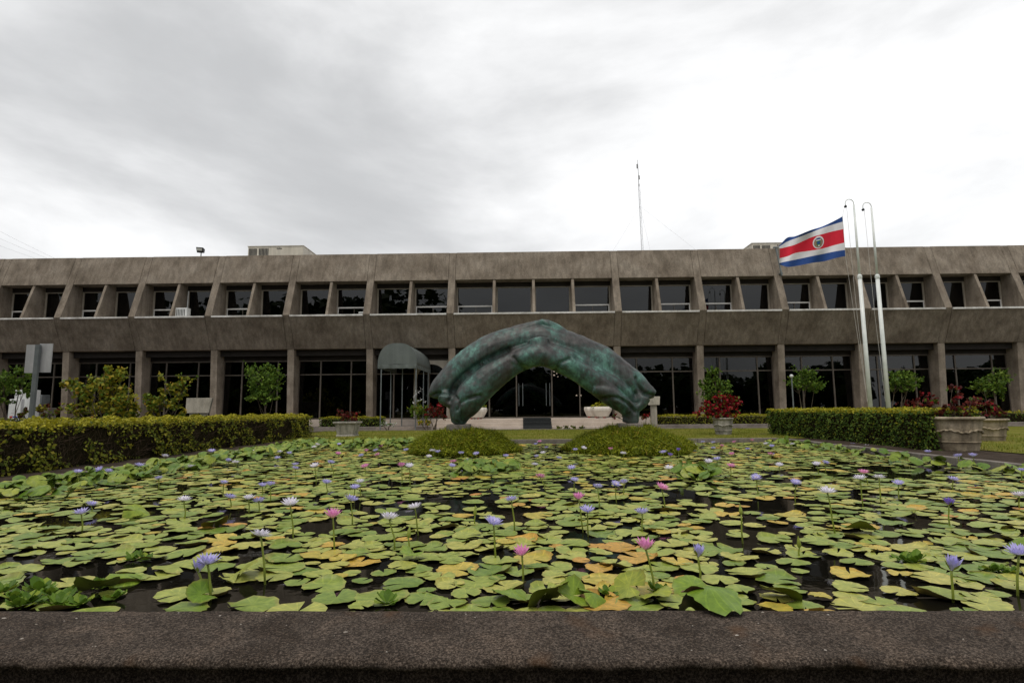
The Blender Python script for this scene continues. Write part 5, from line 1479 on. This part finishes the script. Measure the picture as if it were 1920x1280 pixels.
# floating rosettes
def rosette_mesh(seed):
    r_ = random.Random(seed); mm = MB()
    for k in range(13):
        a = k * 2.4; ln = r_.uniform(0.5, 1.0); el_ = r_.uniform(0.25, 1.0)
        d = Vector((math.cos(a) * math.cos(el_), math.sin(a) * math.cos(el_), math.sin(el_))); s = Vector((-math.sin(a), math.cos(a), 0)); u = d.cross(s) * -1
        b0 = d * 0.25; w = 0.26 * ln + 0.1
        pts = [b0 - s * 0.03, b0 + s * 0.03, b0 + d * ln * 0.45 + s * w + u * 0.05, b0 + d * ln * 0.85 + s * w * 0.8 + u * 0.08, b0 + d * ln, b0 + d * ln * 0.85 - s * w * 0.8 + u * 0.08, b0 + d * ln * 0.45 - s * w + u * 0.05, b0 + d * ln * 0.5]
        mm.add([(0, 0, 0)] + pts, [(0, 1, 2), (1, 3, 8, 2) if False else (2, 3, 8), (1, 2, 8), (3, 4, 8), (4, 5, 8), (5, 6, 8), (6, 7, 8), (7, 1, 8)])
    return mm.mesh('floating_rosette', 'pond_weed')
RM_ = [rosette_mesh(k) for k in range(4)]
ROS = [(30, 1118), (62, 1126), (95, 1112), (120, 1124), (150, 1104), (75, 1106), (10, 1106), (190, 1098), (215, 1118), (250, 1046), (272, 1046), (1235, 1108), (1695, 1048), (1715, 1052), (110, 1132), (40, 1134), (150, 1130), (1860, 1068), (1890, 1072), (725, 1128), (1140, 1112)]
ROS.sort()
for k, (px, py) in enumerate(ROS):
    q = at_z(px, py, WZ + 0.02)
    if q.y < 2.55: q.y = 2.55
    o = bpy.data.objects.new('floating_rosette', RM_[k % 4]); COL.objects.link(o)
    s = random.uniform(0.055, 0.085); o.scale = (s, s, s * 1.1); o.rotation_euler = (0, 0, random.uniform(0, 6)); o.location = (q.x, max(q.y, 2.5), WZ + 0.004)
    left = px < 300
    tag(o, ordinal(k) + ' small green floating rosette plant from the left in the pond', 'water plant', 'floating rosettes')
# dense marginal leaves along the left kerb and the far-left corner, weed clump mid-pond
P = []
for _ in range(700):
    y = random.uniform(6.6, 16.6); P.append((PX0 + 0.06 + abs(random.gauss(0, 0.42)), y, WZ + random.uniform(0.02, 0.17)))
for _ in range(620):
    P.append((random.uniform(PX0 + 0.1, -2.4), PY1 - abs(random.gauss(0, 0.75)) - 0.05, WZ + random.uniform(0.02, 0.2)))
for _ in range(150):
    c_ = random.choice([(905, 885), (950, 880), (880, 890), (1290, 892), (1320, 896)]); q = at_z(c_[0] + random.gauss(0, 14), c_[1] + random.gauss(0, 3), WZ)
    P.append((q.x, q.y, WZ + random.uniform(0.02, 0.16)))
for _ in range(110):
    y = random.uniform(8, 16.6); P.append((PX1 - 0.06 - abs(random.gauss(0, 0.25)), y, WZ + random.uniform(0.02, 0.14)))
mv, mf, mu = [], [], []
for (x, y, z) in P:
    vs, fs, uv = LV[random.randrange(8)]
    M = Matrix.Translation((x, y, z)) @ Matrix.Rotation(random.uniform(-0.25, 0.75), 4, 'X') @ Matrix.Rotation(random.gauss(0, 0.4), 4, 'Y') @ Matrix.Rotation(random.uniform(0, 6.28), 4, 'Z') @ Matrix.Scale(random.uniform(0.06, 0.125), 4)
    b0 = len(mv)
    mv += [tuple(M @ Vector((q[0], q[1], q[2] * 3 - 0.25 * (q[0] ** 2 + q[1] ** 2)))) for q in vs]
    mf += [tuple(b0 + i for i in f) for f in fs]; mu += uv
o = bpy.data.objects.new('marginal_leaves', mesh_uv('marginal_leaves', mv, mf, mu, 'leaf_margin')); COL.objects.link(o)
tag(o, 'bright green leaves crowding the pond margin beside the hedge', 'leaves', kind='stuff')

# ================================================================== POND: FLOWERS
Z6, Z7, Z8 = 0, 640, 1280
FL = []
def zl(x0, lst):
    for bx, by, sx, sy, c in lst:
        FL.append((x0 + bx / 2.783, 820 + by / 2.783, x0 + sx / 2.783, 820 + sy / 2.783, c))
zl(Z6, [(1083, 650, 1105, 845, 'L'), (1035, 690, 1070, 835, 'H'), (1360, 505, 1387, 765, 'W'), (1515, 345, 1530, 540, 'W'), (1737, 410, 1748, 600, 'P'), (425, 393, 428, 495, 'L'), (475, 350, 478, 390, 'L'), (960, 322, 962, 435, 'W'),
        (1350, 333, 1355, 385, 'L'), (1298, 317, 1298, 390, 'W'), (1200, 310, 1207, 370, 'L'), (1168, 236, 1163, 305, 'L'), (1370, 250, 1372, 300, 'L'), (1410, 245, 1412, 335, 'L'), (830, 213, 828, 275, 'L'), (405, 180, 408, 275, 'L'),
        (517, 170, 518, 235, 'L'), (563, 177, 565, 250, 'L'), (727, 146, 727, 190, 'L'), (860, 98, 857, 150, 'W'), (905, 138, 905, 158, 'P'), (1103, 70, 1103, 155, 'L'), (997, 156, 997, 172, 'W'), (1190, 124, 1190, 140, 'L'),
        (1228, 130, 1235, 160, 'W'), (1287, 75, 1287, 98, 'W'), (1317, 75, 1317, 98, 'W'), (1458, 76, 1458, 97, 'W'), (1510, 83, 1510, 102, 'L'), (1448, 108, 1448, 125, 'L'), (1540, 140, 1540, 166, 'L'), (1540, 160, 1543, 220, 'L'),
        (1643, 147, 1650, 245, 'W'), (1725, 132, 1742, 205, 'L'), (1703, 236, 1705, 300, 'L'), (1655, 38, 1655, 70, 'W'), (1640, 50, 1640, 80, 'W'), (1617, 30, 1617, 54, 'P'), (1765, 85, 1765, 104, 'P'), (10, 255, 10, 285, 'L'), (1770, 35, 1770, 60, 'L')])
zl(Z7, [(250, 420, 280, 590, 'W'), (383, 362, 405, 510, 'W'), (50, 323, 58, 460, 'L'), (97, 232, 98, 310, 'W'), (70, 262, 70, 330, 'L'), (793, 443, 808, 640, 'L'), (887, 323, 905, 495, 'L'), (943, 605, 947, 755, 'P'), (1587, 573, 1645, 830, 'P'),
        (1238, 317, 1265, 495, 'P'), (1283, 380, 1290, 515, 'L'), (1570, 390, 1570, 500, 'L'), (1338, 258, 1345, 375, 'L'), (1430, 243, 1437, 340, 'L'), (1475, 235, 1475, 310, 'L'), (1672, 262, 1690, 385, 'P'), (1215, 223, 1215, 285, 'L'),
        (1038, 205, 1065, 278, 'P'), (315, 150, 320, 235, 'P'), (355, 150, 360, 260, 'W'), (125, 153, 125, 190, 'P'), (578, 153, 578, 172, 'L'), (663, 122, 665, 165, 'L'), (628, 175, 628, 196, 'L'), (585, 130, 585, 147, 'P'), (625, 83, 625, 108, 'L'),
        (457, 99, 457, 116, 'W'), (503, 74, 510, 104, 'L'), (475, 68, 488, 105, 'W'), (705, 86, 705, 110, 'L'), (858, 97, 858, 120, 'L'), (1010, 143, 1010, 162, 'W'), (1020, 102, 1020, 118, 'L'), (1052, 84, 1052, 99, 'W'), (1135, 112, 1135, 127, 'L'),
        (1203, 160, 1203, 190, 'L'), (1070, 55, 1070, 68, 'L'), (1170, 55, 1170, 70, 'L'), (1220, 63, 1220, 98, 'L'), (1265, 55, 1270, 98, 'W'), (1405, 62, 1412, 104, 'P'), (1472, 82, 1475, 140, 'W'), (1680, 77, 1680, 130, 'L'), (1760, 68, 1760, 110, 'V'),
        (1715, 95, 1715, 112, 'V'), (1710, 170, 1710, 183, 'W'), (338, 66, 338, 92, 'L'), (130, 72, 130, 92, 'P'), (190, 95, 190, 108, 'P'), (205, 47, 205, 62, 'P'), (180, 70, 180, 84, 'L'), (105, 100, 105, 114, 'L'), (1035, 22, 1035, 34, 'P'), (1015, 40, 1015, 50, 'L'),
        (697, 400, 697, 452, 'B'), (350, 515, 352, 592, 'B'), (803, 150, 803, 190, 'B')])
zl(Z8, [(80, 612, 92, 755, 'H'), (755, 282, 800, 510, 'W'), (1402, 680, 1410, 858, 'H'), (1755, 600, 1745, 825, 'L'), (1388, 347, 1395, 465, 'V'), (1755, 300, 1762, 375, 'W'), (1410, 217, 1413, 275, 'L'), (1515, 95, 1525, 165, 'L'), (1440, 97, 1440, 165, 'L'),
        (1280, 75, 1282, 120, 'L'), (1125, 240, 1130, 330, 'L'), (1025, 207, 1035, 350, 'W'), (925, 210, 943, 365, 'W'), (943, 182, 970, 250, 'P'), (590, 235, 588, 345, 'L'), (383, 210, 398, 300, 'L'), (700, 140, 712, 195, 'W'), (745, 133, 745, 185, 'L'),
        (252, 150, 250, 210, 'P'), (135, 127, 140, 200, 'W'), (180, 113, 180, 200, 'L'), (255, 90, 255, 108, 'P'), (457, 92, 457, 108, 'P'), (505, 147, 505, 168, 'W'), (960, 45, 960, 66, 'W'), (888, 36, 888, 56, 'L'), (848, 22, 848, 38, 'W'), (573, 37, 573, 48, 'W'),
        (465, 47, 465, 62, 'L'), (340, 64, 340, 76, 'L'), (205, 47, 205, 58, 'P'), (160, 60, 160, 72, 'L'), (160, 30, 160, 40, 'L'), (270, 30, 270, 40, 'P'), (362, 15, 362, 28, 'P'), (18, 72, 18, 85, 'P'), (435, 38, 435, 48, 'W'), (655, 20, 655, 32, 'P'),
        (1770, 170, 1770, 225, 'L'), (105, 25, 105, 36, 'L'), (60, 40, 60, 50, 'W'), (305, 395, 315, 552, 'B'), (610, 590, 610, 622, 'B')])
def bloom_mesh(mat, openness, seed, rows=3):
    """unit-radius flower: rings of pointed petals, green sepals outside"""
    r_ = random.Random(seed); mm = MB()
    spec = [(11, 1.0, openness), (10, 0.9, openness + 0.28), (8, 0.74, openness + 0.55)][:rows]
    for ri, (n, ln, e0) in enumerate(spec):
        for k in range(n):
            a = 2 * math.pi * (k + 0.5 * (ri % 2)) / n + r_.uniform(-0.1, 0.1)
            e = min(1.5, e0 + r_.uniform(-0.1, 0.1)); l = ln * r_.uniform(0.92, 1.08)
            d = Vector((math.cos(a) * math.cos(e), math.sin(a) * math.cos(e), math.sin(e))); s = Vector((-math.sin(a), math.cos(a), 0)); u = s.cross(d)
            w = 0.155
            b0 = Vector((math.cos(a) * 0.08, math.sin(a) * 0.08, 0.0))
            up = Vector((0, 0, 1))
            pts = [b0 - s * 0.05, b0 + s * 0.05, b0 + d * l * 0.5 - s * w + up * 0.05, b0 + d * l * 0.5 - up * 0.03, b0 + d * l * 0.5 + s * w + up * 0.05, b0 + d * l + up * 0.10]
            mm.add(pts, [(0, 3, 2), (0, 1, 3), (1, 4, 3), (2, 3, 5), (3, 4, 5)], 0)
    for k in range(4):
        a = 2 * math.pi * k / 4 + 0.4; e = openness - 0.18
        d = Vector((math.cos(a) * math.cos(e), math.sin(a) * math.cos(e), math.sin(e))); s = Vector((-math.sin(a), math.cos(a), 0))
        b0 = Vector((math.cos(a) * 0.06, math.sin(a) * 0.06, -0.05))
        mm.add([b0, b0 + d * 0.5 - s * 0.13, b0 + d * 0.95, b0 + d * 0.5 + s * 0.13], [(0, 1, 2, 3)], 1)
    return mm.mesh('bloom', [mat, 'stem_green'])
BM = {'L': [bloom_mesh('petal_lilac', o_, 3 + k) for k, o_ in enumerate((0.42, 0.55, 0.3))], 'W': [bloom_mesh('petal_white', o_, 13 + k) for k, o_ in enumerate((0.35, 0.5, 0.25))],
      'P': [bloom_mesh('petal_pink', o_, 23 + k) for k, o_ in enumerate((0.55, 0.7, 0.45))], 'V': [bloom_mesh('petal_violet', o_, 33 + k) for k, o_ in enumerate((0.75, 0.9, 0.6))],
      'H': [bloom_mesh('petal_lilac', o_, 43 + k) for k, o_ in enumerate((1.1, 1.15, 1.05))]}
cen_mesh = MB().tube([(0, 0, 0.02), (0, 0, 0.16), (0, 0, 0.3)], [0.12, 0.22, 0.12], 10).mesh('stamens', 'stamen')
bud_mesh = MB().lathe([(0.05, -0.1), (0.24, 0.15), (0.30, 0.5), (0.22, 1.0), (0.09, 1.45), (0.01, 1.7)], 9).mesh('bud', 'stem_green', smooth=True)
CN = {'L': 'lilac', 'W': 'white', 'P': 'pink', 'V': 'deep violet', 'H': 'half-open lilac', 'B': 'closed green'}
BANDS = [(3.7, 'nearest the front wall'), (5.2, 'a step back from the front wall'), (7.0, 'in the near-middle rows'), (9.3, 'in the middle of the pond'), (11.6, 'in the rows before the grass mounds'), (99, 'in the far rows around the grass mounds')]
items = []
for bx, by, sx, sy, c in FL:
    q = at_z(sx, sy, WZ)
    if q.y < 2.6: q.y = 2.6
    q.y = min(q.y, PY1 - 0.1)
    h = at_y(bx, by, q.y)
    band = next(i for i, (l_, _) in enumerate(BANDS) if q.y < l_)
    items.append((band, c, bx, q, h))
items.sort(key=lambda r_: (r_[0], r_[1], r_[2]))
cnt = {}
for band, c, bx, q, h in items:
    k = cnt.get((band, c), 0); cnt[(band, c)] = k + 1
    what = 'water lily bud' if c == 'B' else 'water lily'
    lab = '%s %s %s from the left, %s' % (ordinal(k), CN[c], what, BANDS[band][1])
    t = thing('water_lily', lab, 'water lily', (q.x, q.y, WZ), 'water lilies standing above the pads')
    hz = max(h.z, WZ + 0.07) - WZ
    R0 = random.uniform(0.062, 0.076) * (1.0 if q.y < 8 else 1.12)
    dxx = h.x - q.x
    MB().tube([(0, 0, -0.05), (dxx * 0.3 + random.uniform(-.008, .008), 0.005, hz * 0.4), (dxx * 0.7, 0, hz * 0.75), (dxx, 0, hz - R0 * 0.1)], [0.0068, 0.0062, 0.0056, 0.006], 7).build('stem', 'stem_green', t, smooth=True, world=False)
    if c == 'B':
        o = bpy.data.objects.new('bud', bud_mesh); sc_ = R0 * 0.75
    else:
        o = bpy.data.objects.new('bloom', random.choice(BM[c])); sc_ = R0 * (1.0 if c != 'H' else 1.05)
    COL.objects.link(o); o.parent = t; o.location = (dxx, 0, hz - R0 * 0.15); o.scale = (sc_,) * 3
    o.rotation_euler = (random.gauss(0.12, 0.12), random.gauss(0, 0.15), random.uniform(0, 6.28))
    if c in 'LWPV':
        s_ = bpy.data.objects.new('stamens', cen_mesh); COL.objects.link(s_); s_.parent = o

# ================================================================== GRASS AND SURROUNDINGS
N = 26000
P = np.stack([rng.uniform(-8.8, 9.2, N), PY1 + 0.16 + (25.5 - PY1 - 0.16) * rng.uniform(0, 1, N) ** 1.3, np.full(N, 0.012)], 1)
tag(quads_obj('grass', blade_quads(P, 0.06, 0.5, 0.006), 'grass_lawn'), 'short yellow-green lawn grass behind the pond', 'grass', kind='stuff')
N = 9000
P = np.stack([rng.uniform(9.3, 15, N), rng.uniform(9.5, 22, N), np.full(N, 0.012)], 1)
tag(quads_obj('grass', blade_quads(P, 0.06, 0.5, 0.007), 'grass_lawn'), 'lawn grass around the two stone urns', 'grass', kind='stuff')
# trees across the way, behind the viewer: seen only as reflections in glass and water
P, NRM = [], []
for k in range(86):
    X = -110 + k * 2.5 + random.uniform(-2, 2) if k < 40 else random.uniform(-15, 140)
    Yb = random.uniform(-75, -45) if X > -18 else random.uniform(-40, -22)
    Hh = random.uniform(7, 10.5) if X > -18 else random.uniform(15, 21)
    p_, d_ = ellipsoid_pts(900 if X < -18 else 340, (X, Yb, Hh * 0.5), (Hh * 0.6, Hh * 0.5, Hh * 0.52), 0.2)
    P.append(p_); NRM.append(d_)
P, NRM = np.concatenate(P), np.concatenate(NRM)
tag(quads_obj('far_treeline', leaf_quads(P, 1.7, NRM, 0.3, 0.7, 0.45), 'leaf_dark'), 'dark wood across the way mirrored in the glass', 'trees', kind='stuff')
